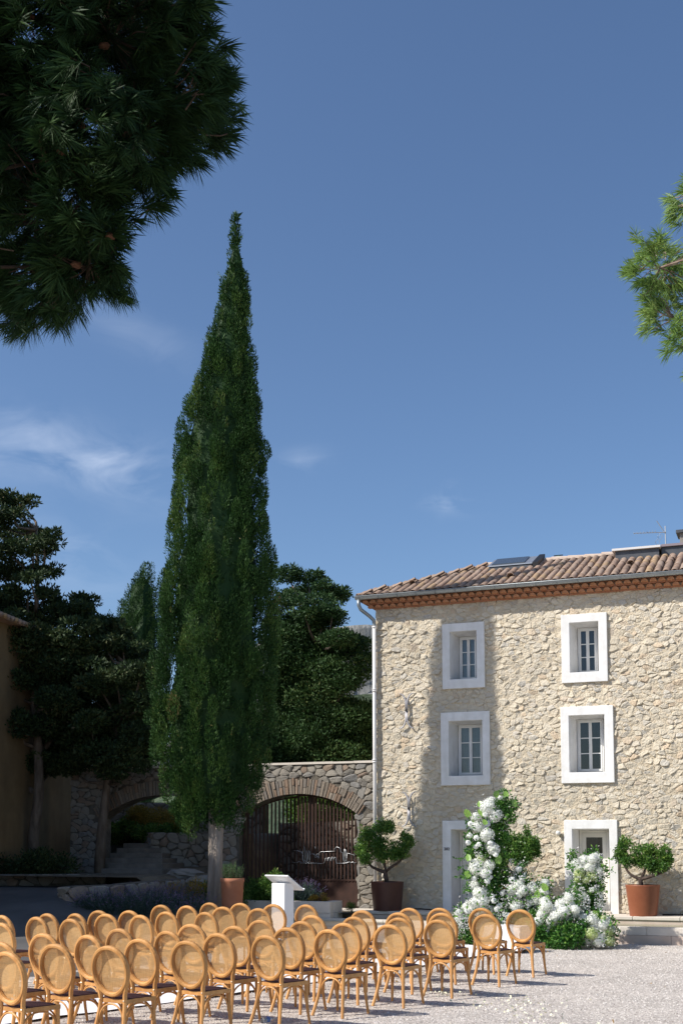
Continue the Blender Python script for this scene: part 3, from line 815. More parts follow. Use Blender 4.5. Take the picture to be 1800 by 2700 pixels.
# doors
for di, d in enumerate(DOOR):
    mb = MB()
    o, i = (d[0], d[1], d[2], d[3]), (d[4], d[5], d[6], d[7])
    V = []
    y0 = FY - .065; yb = 26.28; sp = .08
    O = [(o[0], .42), (o[0], o[3]), (o[1], o[3]), (o[1], .42)]; I = [(i[0], .42), (i[0], i[3]), (i[1], i[3]), (i[1], .42)]
    Bk = [(i[0] + sp, .42), (i[0] + sp, i[3] - .03), (i[1] - sp, i[3] - .03), (i[1] - sp, .42)]
    V = [(x, y0, z) for x, z in O] + [(x, y0, z) for x, z in I] + [(x, FY + .01, z) for x, z in O] + [(x, yb, z) for x, z in Bk]
    F = []
    for k in range(3): F += [(k, k + 1, 5 + k, 4 + k), (8 + k, 9 + k, k + 1, k), (4 + k, 5 + k, 13 + k, 12 + k)]
    mb.add(V, F)
    dr = P_(mb.build('door', m_white, bevel=.008), house)
    MB().box(i[0], i[1], FY - .10, yb + .05, .421, .47).build('threshold', m_lime, dr, bevel=.006)
    xa, xb, zt = i[0] + sp, i[1] - sp, i[3] - .03
    YD = 26.22
    f = MB().box(xa, xa + .05, YD - .02, YD + .05, .47, zt).box(xb - .05, xb, YD - .02, YD + .05, .47, zt).box(xa + .051, xb - .051, YD - .02, YD + .05, zt - .05, zt)
    f.build('door_frame', m_door_white, dr)
    lf = MB(); a, b = xa + .055, xb - .055; y0, y1 = YD - .01, YD + .035
    st = .085
    zp = 1.12
    lf.box(a, a + st, y0, y1, .475, zt - .055).box(b - st, b, y0, y1, .475, zt - .055).box(a + st, b - st, y0 + .001, y1, .475, .66).box(a + st, b - st, y0 + .001, y1, zt - .15, zt - .055).box(a + st, b - st, y0 + .001, y1, zp - .06, zp)
    if di == 0: lf.box(a + st, b - st, y0 + .002, y1, 1.62, 1.68)
    lf.build('door_leaf', m_door_white, dr)
    MB().box(a + st, b - st, y0 + .014, y1 - .006, .66, zp - .06).build('door_panel', m_door_white, dr)
    if di == 1:
        MB().box(a + st, b - st, y0 + .012, y0 + .018, zp, zt - .15).build('pane', m_glass, dr)
        MB().box(a + st, b - st, y0 + .002, y1, 1.27, 1.285).build('glazing_bar', m_door_white, dr)
        wavy_curtain(a + st, b - st - .12, zp, zt - .15, YD + .12, 9).build('curtain', m_lead, dr, smooth=True)
    else:
        MB().box(a + st, b - st, y0 + .014, y1 - .006, zp, 1.62).build('door_panel', m_door_white, dr)
        MB().box(a + st, b - st, y0 + .014, y1 - .006, 1.68, zt - .15).build('door_panel', m_door_white, dr)
    hd = MB().box(a + .02, a + .055, y0 - .012, y0, 1.18, 1.32).tube([(a + .037, y0 - .012, 1.25), (a + .037, y0 - .045, 1.25), (a + .13, y0 - .045, 1.25)], .008, 6)
    hd.build('handle', m_iron, dr)
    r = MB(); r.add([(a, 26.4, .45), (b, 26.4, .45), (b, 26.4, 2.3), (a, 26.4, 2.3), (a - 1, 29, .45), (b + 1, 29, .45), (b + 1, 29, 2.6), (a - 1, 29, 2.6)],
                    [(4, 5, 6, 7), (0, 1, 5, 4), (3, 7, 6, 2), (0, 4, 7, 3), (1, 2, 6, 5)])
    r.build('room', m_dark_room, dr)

# house number
fc = bpy.data.curves.new('house_number', 'FONT'); fc.body = '202'; fc.size = .085; fc.extrude = .004; fc.offset = .0018
fc.align_x = 'CENTER'; fc.align_y = 'CENTER'; fc.space_character = 1.05
fc.materials.append(m_black)
fo = bpy.data.objects.new('house_number', fc); fo.location = (-7.385, FY - .071, 1.79); fo.rotation_euler = (R(90), 0, 0)
COL.objects.link(fo); bpy.context.view_layer.update()
num_me = bpy.data.meshes.new_from_object(fo.evaluated_get(bpy.context.evaluated_depsgraph_get()))
num_me.materials.clear(); num_me.materials.append(m_black)
bpy.data.objects.remove(fo)
fo = bpy.data.objects.new('house_number', num_me); fo.location = (-7.385, FY - .071, 1.79); fo.rotation_euler = (R(90), 0, 0)
COL.objects.link(fo); P_(fo, house)

# wall lamp
lp = MB().lathe([(.0, -.05), (.035, -.045), (.05, -.02), (.055, .0), (.05, .03), (.03, .05), (0, .055)], (-4.86, FY - .10, 2.14), 14)
lpo = P_(lp.build('wall_lamp', mat('lamp_glass', (.75, .72, .66), .2, spec=.6), smooth=True), house)
MB().cbox((-4.86, FY - .04, 2.12), (.05, .07, .05)).build('lamp_bracket', m_alu, lpo).matrix_parent_inverse = Matrix()
# wall anchors
for (cx, zc, hgt) in ((-8.32, 4.965, .42), (-8.275, 2.70, .41)):
    a = MB(); y = FY - .075
    for s in (-1, 1):
        for e in (-1, 1):
            pts = [(cx + s * .012, y, zc), (cx + s * .014, y, zc + e * (hgt - .22)), (cx + s * .035, y, zc + e * (hgt - .13)),
                   (cx + s * .085, y, zc + e * (hgt - .05)), (cx + s * .15, y - .004, zc + e * (hgt - .015)), (cx + s * .20, y - .006, zc + e * (hgt - .022))]
            a.tube(pts, [.026, .027, .023, .019, .014, .006], 6, sx=.5, up=(1, 0, 0))
    ao = P_(a.build('wall_anchor', m_iron, smooth=True), house)
    MB().cbox((cx, y - .015, zc + .01), (.03, .04, .05)).build('anchor_wedge', m_black, ao)

# cornice of two courses of barrel tiles on flat brick strips
cor = P_(MB().box(HX0 - .04, HX1, FY - .07, FY + .3, 7.398, 7.422).build('cornice', m_strip), house)
rows = [(7.4225, 7.500, .065, .160), (7.524, 7.602, .165, .255)]
_ct = bpy.data.meshes.new('cornice_tile')
V = []; F = []; n = 6
for j, yy in enumerate((0, -.14)):
    for i in range(n + 1):
        a = math.pi * i / n
        V.append((-.078 * math.cos(a) * (1 if j == 0 else .92), yy, .072 * math.sin(a) * (1 if j == 0 else .92)))
for i in range(n): F.append((i, i + 1, n + 2 + i, n + 1 + i))
F.append(tuple(range(n + 1, 2 * n + 2))); F.append((0, n + 1, 2 * n + 1, n))
_ct.from_pydata(V, [], F); _ct.materials.append(m_corn)
for r_, (za, zb, y_in, y_out) in enumerate(rows):
    MB().box(HX0 - y_in - .01, HX1, FY - y_in, FY + .2, za, zb).build('bedding', m_cornm, cor)
    MB().box(HX0 - y_out - .02, HX1, FY - y_out - .015, FY + .2, zb + .001, zb + .023).build('brick_strip', m_strip, cor)
    x = HX0 - y_out + .08
    while x < HX1 - .1:
        o = bpy.data.objects.new('cornice_tile', _ct); o.location = (x, FY - y_in + .035, za + .004); o.scale = (1, 1, 1)
        link(o, cor); x += .182

# roof
EY, EZ, RY, RZ = 25.50, 7.64, 28.0, 8.70
slope = (RZ - EZ) / (RY - EY); sl = math.hypot(RZ - EZ, RY - EY)
RX0 = -9.44
hip = RX0 + (RY - EY)
rb = MB()
th = .05
V = [(RX0, EY, EZ), (HX1 + .2, EY, EZ), (HX1 + .2, RY, RZ), (hip, RY, RZ), (RX0, RY + (RY - EY), EZ), (HX1 + .2, RY + (RY - EY), EZ)]
V2 = [(a, b, c - th) for a, b, c in V]
rb.add(V + V2, [(0, 1, 2, 3), (0, 3, 4), (3, 2, 5, 4), (9, 8, 7, 6), (10, 9, 6), (10, 11, 8, 9), (0, 6, 7, 1), (0, 4, 10, 6), (1, 7, 11, 5)])
rb.add([(HX1 + .2, EY, EZ), (HX1 + .2, RY, RZ), (HX1 + .2, 2 * RY - EY, EZ)], [(0, 1, 2)])
roof = P_(rb.build('roof', mat('roof_underlay', (.16, .09, .06), .9)), house)


def tile_geo(r0, r1, ln, up=True, th=.011, n=6):
    V = []; F = []
    for (rr, y, dz) in ((r0, 0, 0), (r1, ln, 0)):
        for q in (rr, rr - th):
            for i in range(n + 1):
                a = math.pi * i / n
                V.append((-q * math.cos(a), y, (q * math.sin(a)) * (1 if up else -1)))
    m_ = n + 1
    for i in range(n):
        F.append((i, i + 1, 2 * m_ + i + 1, 2 * m_ + i)); F.append((m_ + i + 1, m_ + i, 3 * m_ + i, 3 * m_ + i + 1)); F.append((i, m_ + i, m_ + i + 1, i + 1))
    return np.array(V), F


SP = .182
tileV, tileF = tile_geo(.083, .066, .42); tileV = tileV * (1, 1, .8)
tms = []
for k in range(7):
    me = bpy.data.meshes.new('roof_tile'); me.from_pydata((tileV * (1, 1, 1)).tolist(), [], tileF); add_tint(me, [(k + .5) / 7] * len(tileF)); me.materials.append(m_tile)
    me.polygons.foreach_set('use_smooth', [True] * len(me.polygons)); tms.append(me)
ang = math.atan(slope)
NCOL = int((HX1 + .1 - RX0) / SP); ncourse = 9; ex = sl / ncourse
cand = []
for i in range(NCOL):
    x = RX0 + .09 + i * SP
    for j in range(ncourse):
        s_ = -.05 + j * ex
        y = EY + s_ * math.cos(ang)
        if x - RX0 < (y - EY) - .05: continue
        cand.append((x, s_, (0 if x < -1.9 else 100) + j))
cand.sort(key=lambda c: c[2])
restT = MB()
for k, (x, s_, _) in enumerate(cand):
    y = EY + s_ * math.cos(ang); z = EZ + s_ * math.sin(ang) + .045
    dx, dz, dr_ = rng.normal(0, .006), rng.uniform(-.004, .008), rng.normal(0, .025)
    M = Matrix.Translation((x + dx, y, z + dz)) @ Matrix.Rotation(dr_, 4, 'Z') @ Matrix.Rotation(ang + R(1.2), 4, 'X')
    if k < 300:
        o = bpy.data.objects.new('roof_tile', tms[rng.randint(7)]); link(o, roof); o.matrix_local = M
    else:
        restT.add([M @ Vector(v) for v in tileV], tileF, rng.random())
cV, cF = tile_geo(.074, .086, .42, up=False)
for i in range(NCOL):
    x = RX0 + .09 + (i + .5) * SP
    for j in range(ncourse):
        s_ = -.07 + j * ex; y = EY + s_ * math.cos(ang)
        if x - RX0 < (y - EY) - .05: continue
        M = Matrix.Translation((x, y, EZ + s_ * math.sin(ang) + .085)) @ Matrix.Rotation(ang, 4, 'X')
        restT.add([M @ Vector(v) for v in cV], cF, rng.random())
for i in range(30):      # hip side, mostly turned away
    y = EY + .1 + i * SP
    for j in range(9):
        s_ = -.05 + j * ex; x = RX0 + s_ * math.cos(ang)
        lim = min(y - EY, 2 * (RY - EY) - (y - EY))
        if s_ * math.cos(ang) > lim: continue
        M = Matrix.Translation((x, y, EZ + s_ * math.sin(ang) + .045)) @ Matrix.Rotation(R(-90), 4, 'Z') @ Matrix.Rotation(ang, 4, 'X')
        restT.add([M @ Vector(v) for v in tileV], tileF, rng.random())
restT.build('tile_field', m_tile, roof, kind='stuff', tinted=True, smooth=True)
rV, rF = tile_geo(.10, .085, .46)
rme = bpy.data.meshes.new('ridge_tile'); rme.from_pydata(rV.tolist(), [], rF); rme.materials.append(m_ridge)
x = hip
while x < HX1 + .1:
    o = bpy.data.objects.new('ridge_tile', rme); link(o, roof)
    o.matrix_local = Matrix.Translation((x, RY, RZ + .055 + rng.normal(0, .004))) @ Matrix.Rotation(R(-90), 4, 'Z') @ Matrix.Rotation(R(rng.uniform(-1, 1)), 4, 'X')
    x += .40
hm = bpy.data.meshes.new('hip_tile'); hm.from_pydata((rV * (.85, .8, .8)).tolist(), [], rF); add_tint(hm, [.6] * len(rF)); hm.materials.append(m_tile)
L_h = math.sqrt(2 * (RY - EY) ** 2 + (RZ - EZ) ** 2); k = 0.0
while k < L_h - .1:
    o = bpy.data.objects.new('hip_tile', hm); link(o, roof); f = k / L_h
    o.matrix_local = Matrix.Translation((RX0 + f * (RY - EY), EY + f * (RY - EY), EZ + f * (RZ - EZ) + .04)) @ Matrix.Rotation(R(-45), 4, 'Z') @ Matrix.Rotation(math.asin((RZ - EZ) / L_h), 4, 'X')
    k += .30
# vent tiles
for (x, s_) in ((-8.32, .75), (-5.93, .62), (-3.27, .95), (-1.2, .7)):
    M = Matrix.Translation((x, EY + s_ * math.cos(ang), EZ + s_ * math.sin(ang) + .14)) @ Matrix.Rotation(ang * .2, 4, 'X') @ Matrix.Scale(1.05, 4)
    v = MB().add([M @ Vector(p) for p in tileV * (1, .55, 1)], tileF, .2)
    P = v.build('vent_tile', m_tile, roof, tinted=True, smooth=True)


def roof_pt(x, y, up=0): return (x, y, EZ + (y - EY) * slope + up)


# roof window (dark pane in metal frame) and solar boxes
def slanted_box(mb, x0, x1, y0, y1, h0, h1, hb=0.0):
    V = [roof_pt(x0, y0, hb), roof_pt(x1, y0, hb), roof_pt(x1, y1, hb), roof_pt(x0, y1, hb), roof_pt(x0, y0, h0), roof_pt(x1, y0, h0), roof_pt(x1, y1, h1), roof_pt(x0, y1, h1)]
    return mb.add(V, [(0, 3, 2, 1), (4, 5, 6, 7), (0, 1, 5, 4), (1, 2, 6, 5), (2, 3, 7, 6), (3, 0, 4, 7)])


sk = slanted_box(MB(), -6.72, -5.68, 27.25, 27.95, .15, .165).build('roof_window', m_lead, roof)
slanted_box(MB(), -6.74, -5.66, 27.23, 27.97, .19, .205, .17).build('window_casing', m_alu, sk)
slanted_box(MB(), -6.66, -5.86, 27.30, 27.9, .215, .232, .19).build('pane', mat('dark_glass', (.05, .06, .07), .12, spec=.6), sk)
slanted_box(MB(), -5.655, -5.52, 27.24, 28.1, .20, .22).build('blind_box', m_black, sk)
bx = MB().box(-3.72, -2.74, 27.25, 27.95, 8.28, 8.66).build('roof_window', m_lead, roof)
MB().box(-3.79, -2.70, 27.18, 28.0, 8.661, 8.71).build('window_casing', mat('pale_metal', (.66, .64, .62), .5), bx)
bx2 = MB().box(-2.69, -2.12, 27.35, 28.0, 8.3, 8.69).build('roof_window', m_lead, roof)
MB().box(-2.695, -2.06, 27.30, 28.05, 8.691, 8.745).build('window_casing', mat('mauve_metal', (.25, .21, .23), .5), bx2)
gc = MB().lathe([(.10, 0), (.10, .10), (.12, .11), (.12, .13), (.04, .16)], (-5.20, 28.12, 8.72), 12).build('vent_cap', m_copper, roof)
MB().cbox((-5.20, 28.12, 8.90), (.22, .03, .02)).build('cap_bar', m_black, gc)
ch = P_(MB().box(-2.36, -1.80, 28.3, 28.8, 8.3, 9.22).build('chimney', mat('chimney_render', (.22, .20, .18), .9, (.30, .27, .24), 8)), house)
MB().box(-2.44, -1.72, 28.22, 28.88, 9.221, 9.29).build('chimney_cap', m_lead, ch)
# antenna
an = MB(); ax, ay = -2.70, 28.45
an.tube([(ax, ay, 8.65), (ax, ay, 9.47)], .014, 6)
ant = P_(an.build('roof_antenna', m_alu), house)
MB().tube([(ax + .02, ay - .02, 9.31), (ax - .72, ay - .10, 9.335)], .009, 6).build('boom', m_alu, ant)
e_ = MB()
for k in range(9):
    x = ax - .72 + k * .078 * (1 if k < 5 else .8) ; e_.tube([(x, ay - .16, 9.32), (x, ay - .02, 9.345)], .0055, 4)
    e_.tube([(x - .012, ay - .1, 9.36), (x + .012, ay - .1, 9.30)], .006, 4)
e_.build('element', m_alu, ant)
MB().tube([(ax, ay, 9.28), (ax - .19, ay - .05, 9.60)], .009, 6).build('boom', m_alu, ant)
dd = MB()
for (cx, cz) in ((ax - .12, 9.21), (ax - .18, 9.08)):
    dd.tube([(cx - .055, ay - .05, cz), (cx, ay - .05, cz + .085), (cx + .055, ay - .05, cz), (cx, ay - .05, cz - .085)], .006, 5, closed=True)
dd.build('dipole', m_alu, ant)

# gutter, brackets and downpipe
GY, GZ, GR = EY - .055, 7.665, .062
g = MB(); V = []; F = []; n = 8
for x in (RX0 - .03, HX1 + .2):
    for rr in (GR, GR - .006):
        for i in range(n + 1):
            a = math.pi + math.pi * i / n
            V.append((x, GY + rr * math.cos(a), GZ + rr * math.sin(a) * 1.15))
m_ = n + 1
for i in range(n):
    F.append((i, i + 1, 2 * m_ + i + 1, 2 * m_ + i)); F.append((m_ + i + 1, m_ + i, 3 * m_ + i, 3 * m_ + i + 1))
F += [(0, m_, 3 * m_, 2 * m_), (n, 2 * m_ + n, 3 * m_ + n, m_ + n), tuple(range(n + 1))]
g.add(V, F); g.tube([(RX0 - .03, GY - GR, GZ + .004), (HX1 + .2, GY - GR, GZ + .004)], .010, 6)
gut = P_(g.build('gutter', m_zinc, smooth=True), house)
x = RX0 + .1
while x < HX1:
    pts = [(x, GY + (GR + .006) * math.cos(a), GZ + (GR + .006) * 1.15 * math.sin(a)) for a in [math.pi + math.pi * q / 8 for q in range(9)]]
    MB().tube(pts, .005, 4, sx=2.2, up=(1, 0, 0)).build('bracket', m_zinc, gut); x += .46
PX, PYy = HX0 - .02, FY - .085
pp = MB().tube([(-9.39, GY, 7.60), (-9.39, GY + .005, 7.47), (-9.35, GY + .04, 7.37), (-9.18, FY - .17, 7.22), (PX - .01, PYy - .01, 7.14), (PX, PYy, 7.03), (PX, PYy, 6.95)], .042, 12)
dp = P_(pp.build('downpipe', m_zinc, smooth=True), house)
MB().tube([(PX, PYy, 7.0), (PX + .01, PYy, 1.02)], .045, 14).build('pipe_length', m_pipe, dp, smooth=True)
MB().tube([(PX + .01, PYy, 1.03), (PX + .01, PYy, .43)], .052, 14).build('pipe_foot', m_pipe, dp, smooth=True)
for z in (6.97, 5.5, 5.46, 3.85, 3.80, 2.35, 1.03):
    MB().tube([(PX + .004, PYy, z - .018), (PX + .004, PYy, z + .018)], .056, 14).build('collar', m_pipe, dp, smooth=True)

# ---------------------------------------------------------------- garden wall with two arches
AY = 25.92; TOPZ = 3.80


def arc_fn(xa, xb, zs, zc):
    cx = (xa + xb) / 2; hw = (xb - xa) / 2; rise = zc - zs
    Rr = (hw * hw + rise * rise) / (2 * rise); cz = zc - Rr
    return cx, cz, Rr, (lambda x: cz + math.sqrt(max(0, Rr * Rr - (x - cx) ** 2)))


A1 = (-12.66, -9.58, 2.60, 3.10, .3)
A2 = (-16.60, -13.12, 2.55, 3.12, 1.0)
gw = empty('garden_wall', (-12, AY, .4)); tag(gw, 'grey rubble garden wall with two low arches joining the house corner', 'wall')
core = MB(); TH = .5
WX0, WX1 = -17.5, HX0 + .01
for (a, b, mode) in ((WX0, A2[0], None), (A2[0], A2[1], A2), (A2[1], A1[0], None), (A1[0], A1[1], A1), (A1[1], WX1, None)):
    if mode is None:
        core.box(a, b, AY, AY + TH, .2, TOPZ)
    else:
        cx, cz, Rr, f = arc_fn(*mode[:4]); n = 20
        for i in range(n):
            x0, x1 = a + (b - a) * i / n, a + (b - a) * (i + 1) / n
            V = [(x0, AY, f(x0)), (x1, AY, f(x1)), (x1, AY, TOPZ), (x0, AY, TOPZ)]
            V += [(x, AY + TH, z) for x, _, z in V]
            core.add(V, [(0, 1, 2, 3), (7, 6, 5, 4), (0, 4, 5, 1), (3, 2, 6, 7)])
cw = P_(core.build('masonry', m_gmortar), gw)
RING = .36


def in_wall(u, v):
    for A in (A1, A2):
        cx, cz, Rr, f = arc_fn(*A[:4])
        if A[0] < u < A[1] and v < f(u) + .03: return False
        if A[0] - .24 < u < A[1] + .24 and math.hypot(u - cx, v - cz) < Rr + RING + .02 and v > A[2] - .02: return False
    return True


MW = lambda u, v, w: (u, AY - w, v)
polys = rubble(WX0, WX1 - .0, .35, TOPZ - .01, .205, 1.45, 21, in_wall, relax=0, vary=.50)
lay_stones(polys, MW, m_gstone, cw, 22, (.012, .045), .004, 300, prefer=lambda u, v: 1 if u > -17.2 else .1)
# jamb faces of the right hand pier
MJ = lambda u, v, w: (A1[1] - w, u, v)
lay_stones(rubble(AY - .02, AY + TH, .4, 2.6, .25, 1.3, 23, None, relax=0), MJ, m_gstone, cw, 24, (.01, .03), .008, 0)
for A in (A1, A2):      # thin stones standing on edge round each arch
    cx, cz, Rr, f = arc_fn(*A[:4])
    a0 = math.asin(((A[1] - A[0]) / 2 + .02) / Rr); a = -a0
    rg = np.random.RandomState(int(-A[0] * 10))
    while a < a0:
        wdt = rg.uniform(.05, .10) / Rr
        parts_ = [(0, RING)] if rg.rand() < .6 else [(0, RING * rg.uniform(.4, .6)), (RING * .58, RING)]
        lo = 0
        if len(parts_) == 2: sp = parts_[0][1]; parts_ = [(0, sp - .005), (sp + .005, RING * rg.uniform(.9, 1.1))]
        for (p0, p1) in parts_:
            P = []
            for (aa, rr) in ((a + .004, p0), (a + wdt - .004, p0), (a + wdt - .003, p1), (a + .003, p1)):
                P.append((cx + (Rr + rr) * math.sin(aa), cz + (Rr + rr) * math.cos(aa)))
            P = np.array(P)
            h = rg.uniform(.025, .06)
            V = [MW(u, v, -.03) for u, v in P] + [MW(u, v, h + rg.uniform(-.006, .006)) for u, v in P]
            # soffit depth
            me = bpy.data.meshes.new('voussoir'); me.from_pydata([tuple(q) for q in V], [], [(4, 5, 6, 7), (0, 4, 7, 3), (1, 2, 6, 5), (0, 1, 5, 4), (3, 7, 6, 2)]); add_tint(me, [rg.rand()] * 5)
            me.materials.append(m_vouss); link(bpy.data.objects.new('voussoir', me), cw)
        a += wdt
x = WX0
while x < WX1 - .1:
    b = min(x + rng.uniform(.5, .7), WX1 - .02)
    MB().box(x, b - .004, AY - .05, AY + TH + .05, TOPZ, TOPZ + .05 + rng.uniform(-.004, .004)).build('coping_slab', m_lime, cw); x = b

# gates
gcx, gcz, gR, gf = arc_fn(*A1[:4])


def gate_leaf(label, hinge_x, span, swing, nbar, panel_top):
    """leaf in local coordinates: x runs from the hinge towards the middle (sign of span)"""
    g = empty('gate', (hinge_x, AY + .16, .40), swing)
    tag(g, label, 'gate')
    sgn = 1 if span > 0 else -1; w = abs(span)

    def top(t): return gf(hinge_x + sgn * t) - .40 - .035
    for k in range(nbar + 1):
        t = .03 + (w - .06) * k / nbar
        z1 = top(t) - .03
        b = MB().box(sgn * t - .019, sgn * t + .019, -.03, .03, .03 if k in (0, nbar) else panel_top - .02, z1)
        b.build('bar', m_rust, g)
    pts = [(sgn * t, 0, top(t)) for t in np.linspace(.0, w, 16)]
    MB().tube(pts, .022, 4, square=True, up=(0, 1, 0)).build('top_rail', m_rust, g)
    MB().box(min(0, sgn * w), max(0, sgn * w), -.012, .012, .02, panel_top).build('kick_panel', m_rust, g)
    MB().box(min(0, sgn * w), max(0, sgn * w), -.034, .034, panel_top, panel_top + .035).build('rail', m_rust, g)
    return g


gr = gate_leaf('closed leaf of the brown steel bar gate with a silver wire landscape outline', A1[1] + .0, -1.62, 0.0, 17, .64)
gl = gate_leaf('brown steel bar gate leaf standing open behind the cypress trunk', A1[0] + .02, 1.40, R(32), 14, .64)
for wln in WIRES:
    o = MB().tube([(x, AY + .115, z) for x, z in wln], .0075, 5).build('wire_drawing', m_alu, None, smooth=True)
    o.parent = gr; o.matrix_parent_inverse = Matrix.Translation(gr.location).inverted()

# ---------------------------------------------------------------- low dry stone walls on the left


def dry_wall(name, label, path, thick, cell, seed, m=m_gstone, limit=160, cap=True):
    """path: list of (x, y, z_base, z_top)"""
    root = empty(name, (path[0][0], path[0][1], path[0][2])); tag(root, label, 'wall')
    P = np.array(path, float); seg = np.hypot(*(P[1:, :2] - P[:-1, :2]).T); cum = np.concatenate([[0], np.cumsum(seg)])
    core_ = MB()

    def at(s):
        s = min(max(s, 0), cum[-1] - 1e-6); i = int(np.searchsorted(cum, s, side='right') - 1); i = min(i, len(seg) - 1)
        t = (s - cum[i]) / seg[i]; p = P[i] * (1 - t) + P[i + 1] * t
        d = (P[i + 1] - P[i])[:2] / seg[i]
        return p, d
    n = max(2, int(cum[-1] / .4))
    V = []
    for k in range(n + 1):
        p, d = at(cum[-1] * k / n); nx, ny = d[1], -d[0]
        V += [(p[0], p[1], p[2] - .2), (p[0], p[1], p[3]), (p[0] - nx * thick, p[1] - ny * thick, p[3]), (p[0] - nx * thick, p[1] - ny * thick, p[2] - .2)]
    F = []
    for k in range(n):
        a = 4 * k
        F += [(a, a + 4, a + 5, a + 1), (a + 1, a + 5, a + 6, a + 2), (a + 2, a + 6, a + 7, a + 3)]
    F += [(0, 1, 2, 3), (4 * n + 3, 4 * n + 2, 4 * n + 1, 4 * n)]
    c_ = P_(core_.add(V, F).build('core', m_gmortar), root)

    def M(u, v, w):
        p, d = at(u); z = p[2] + (p[3] - p[2]) * v
        return (p[0] + d[1] * w, p[1] - d[0] * w, z)
    hh = float((P[:, 3] - P[:, 2]).mean())
    pol = rubble(0, cum[-1], 0, 1, cell, 1.35 * hh, seed, None, relax=0, vary=.48)
    lay_stones(pol, M, m, c_, seed, (.02, .06), .01, limit)
    return root


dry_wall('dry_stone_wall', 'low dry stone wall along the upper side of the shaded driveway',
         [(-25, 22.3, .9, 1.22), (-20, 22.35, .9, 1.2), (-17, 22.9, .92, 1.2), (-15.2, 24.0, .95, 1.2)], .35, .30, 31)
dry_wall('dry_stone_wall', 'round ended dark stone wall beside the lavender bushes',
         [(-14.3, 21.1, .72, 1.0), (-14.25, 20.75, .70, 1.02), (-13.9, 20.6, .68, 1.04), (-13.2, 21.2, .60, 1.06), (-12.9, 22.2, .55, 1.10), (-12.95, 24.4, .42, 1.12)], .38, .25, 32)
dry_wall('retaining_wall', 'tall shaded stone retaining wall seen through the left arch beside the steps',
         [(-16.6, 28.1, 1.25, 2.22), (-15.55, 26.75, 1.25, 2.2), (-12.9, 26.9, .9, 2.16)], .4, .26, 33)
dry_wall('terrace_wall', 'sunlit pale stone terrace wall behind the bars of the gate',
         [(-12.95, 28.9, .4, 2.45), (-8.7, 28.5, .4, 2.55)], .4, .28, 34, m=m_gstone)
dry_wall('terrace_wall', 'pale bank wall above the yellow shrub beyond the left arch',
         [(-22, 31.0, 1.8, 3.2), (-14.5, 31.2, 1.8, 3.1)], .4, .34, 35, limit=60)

# steps
st = empty('garden_steps', (-15.3, 25.6, 1.15)); tag(st, 'shaded stone steps climbing through the left arch', 'steps')
for k in range(7):
    y = 24.9 + k * .36; z = 1.17 + k * .125
    P_(MB().box(-16.5 - .02 * k, -14.2 - k * .21, y, y + 1.2, z - .25, z).build('step', m_step, bevel=.01), st)
# boulders at the foot of the cypress
for (x, y, z, s, lb) in ((-12.6, 24.2, 1.02, .42, 'flat pale boulder at the end of the path by the cypress trunk'), (-13.3, 24.4, 1.2, .33, 'rough boulder beside the lowest garden step')):
    bm = bmesh.new(); bmesh.ops.create_icosphere(bm, subdivisions=3, radius=1)
    for v in bm.verts:
        n_ = 1 + .16 * math.sin(v.co.x * 5 + x) * math.cos(v.co.y * 4.3) + .10 * math.sin(v.co.z * 9 + v.co.x * 6)
        v.co = Vector((v.co.x * s * 1.3 * n_, v.co.y * s * n_, v.co.z * s * .42 * n_))
    me = bpy.data.meshes.new('boulder'); bm.to_mesh(me); bm.free(); me.materials.append(m_gstone); add_tint(me, [.45] * len(me.polygons))
    o = link(bpy.data.objects.new('boulder', me)); o.location = (x, y, z); tag(o, lb, 'boulder')

# ---------------------------------------------------------------- ochre house at the far left
oh = empty('ochre_house', (-19.5, 30, 1.2)); tag(oh, 'ochre rendered house with clay roof hidden behind the dark trees', 'house')
c0 = Vector((-18.9, 28.9, 0)); dr = Vector((.175, -.985, 0)); dl = Vector((-.985, -.175, 0))      # corner, towards camera, away to the left
def W_(a, b, z): p = c0 + dr * a + dl * b; return (p.x, p.y, z)
EH = 7.30
b = MB()
b.add([W_(0, 0, .8), W_(14, 0, .8), W_(14, 9, .8), W_(0, 9, .8), W_(0, 0, EH), W_(14, 0, EH), W_(14, 9, EH), W_(0, 9, EH)], [(0, 1, 5, 4), (1, 2, 6, 5), (2, 3, 7, 6), (3, 0, 4, 7)])
P_(b.build('wall', m_wall_y), oh)
rf = MB()
ov = .4
rf.add([W_(-ov, -ov, EH), W_(14 + ov, -ov, EH), W_(14 + ov, 9 + ov, EH), W_(-ov, 9 + ov, EH), W_(4.5, 4.5, EH + 1.7), W_(9.5, 4.5, EH + 1.7)], [(0, 1, 5, 4), (1, 2, 5), (2, 3, 4, 5), (3, 0, 4), (3, 2, 1, 0)])
orf = P_(rf.build('roof', mat('far_roof', (.34, .20, .13), .85, (.44, .29, .20), 12)), oh)
k = 0
nrm_s = Vector((dl.x, dl.y, 1.7 / 4.9))
for k in range(74):
    a = -ov + .1 + k * .2
    ln = min(4.9, a + ov, 14 + ov - a)
    if ln < .2: continue
    p0 = Vector(W_(a, -ov, EH + .02)); p1 = Vector(W_(a, -ov + ln, EH + .02 + ln * 1.7 / 4.9))
    MB().tube([p0, p1], .07, 6, tint=rng.random()).build('tile_row', m_tile, orf, smooth=True, tinted=True)
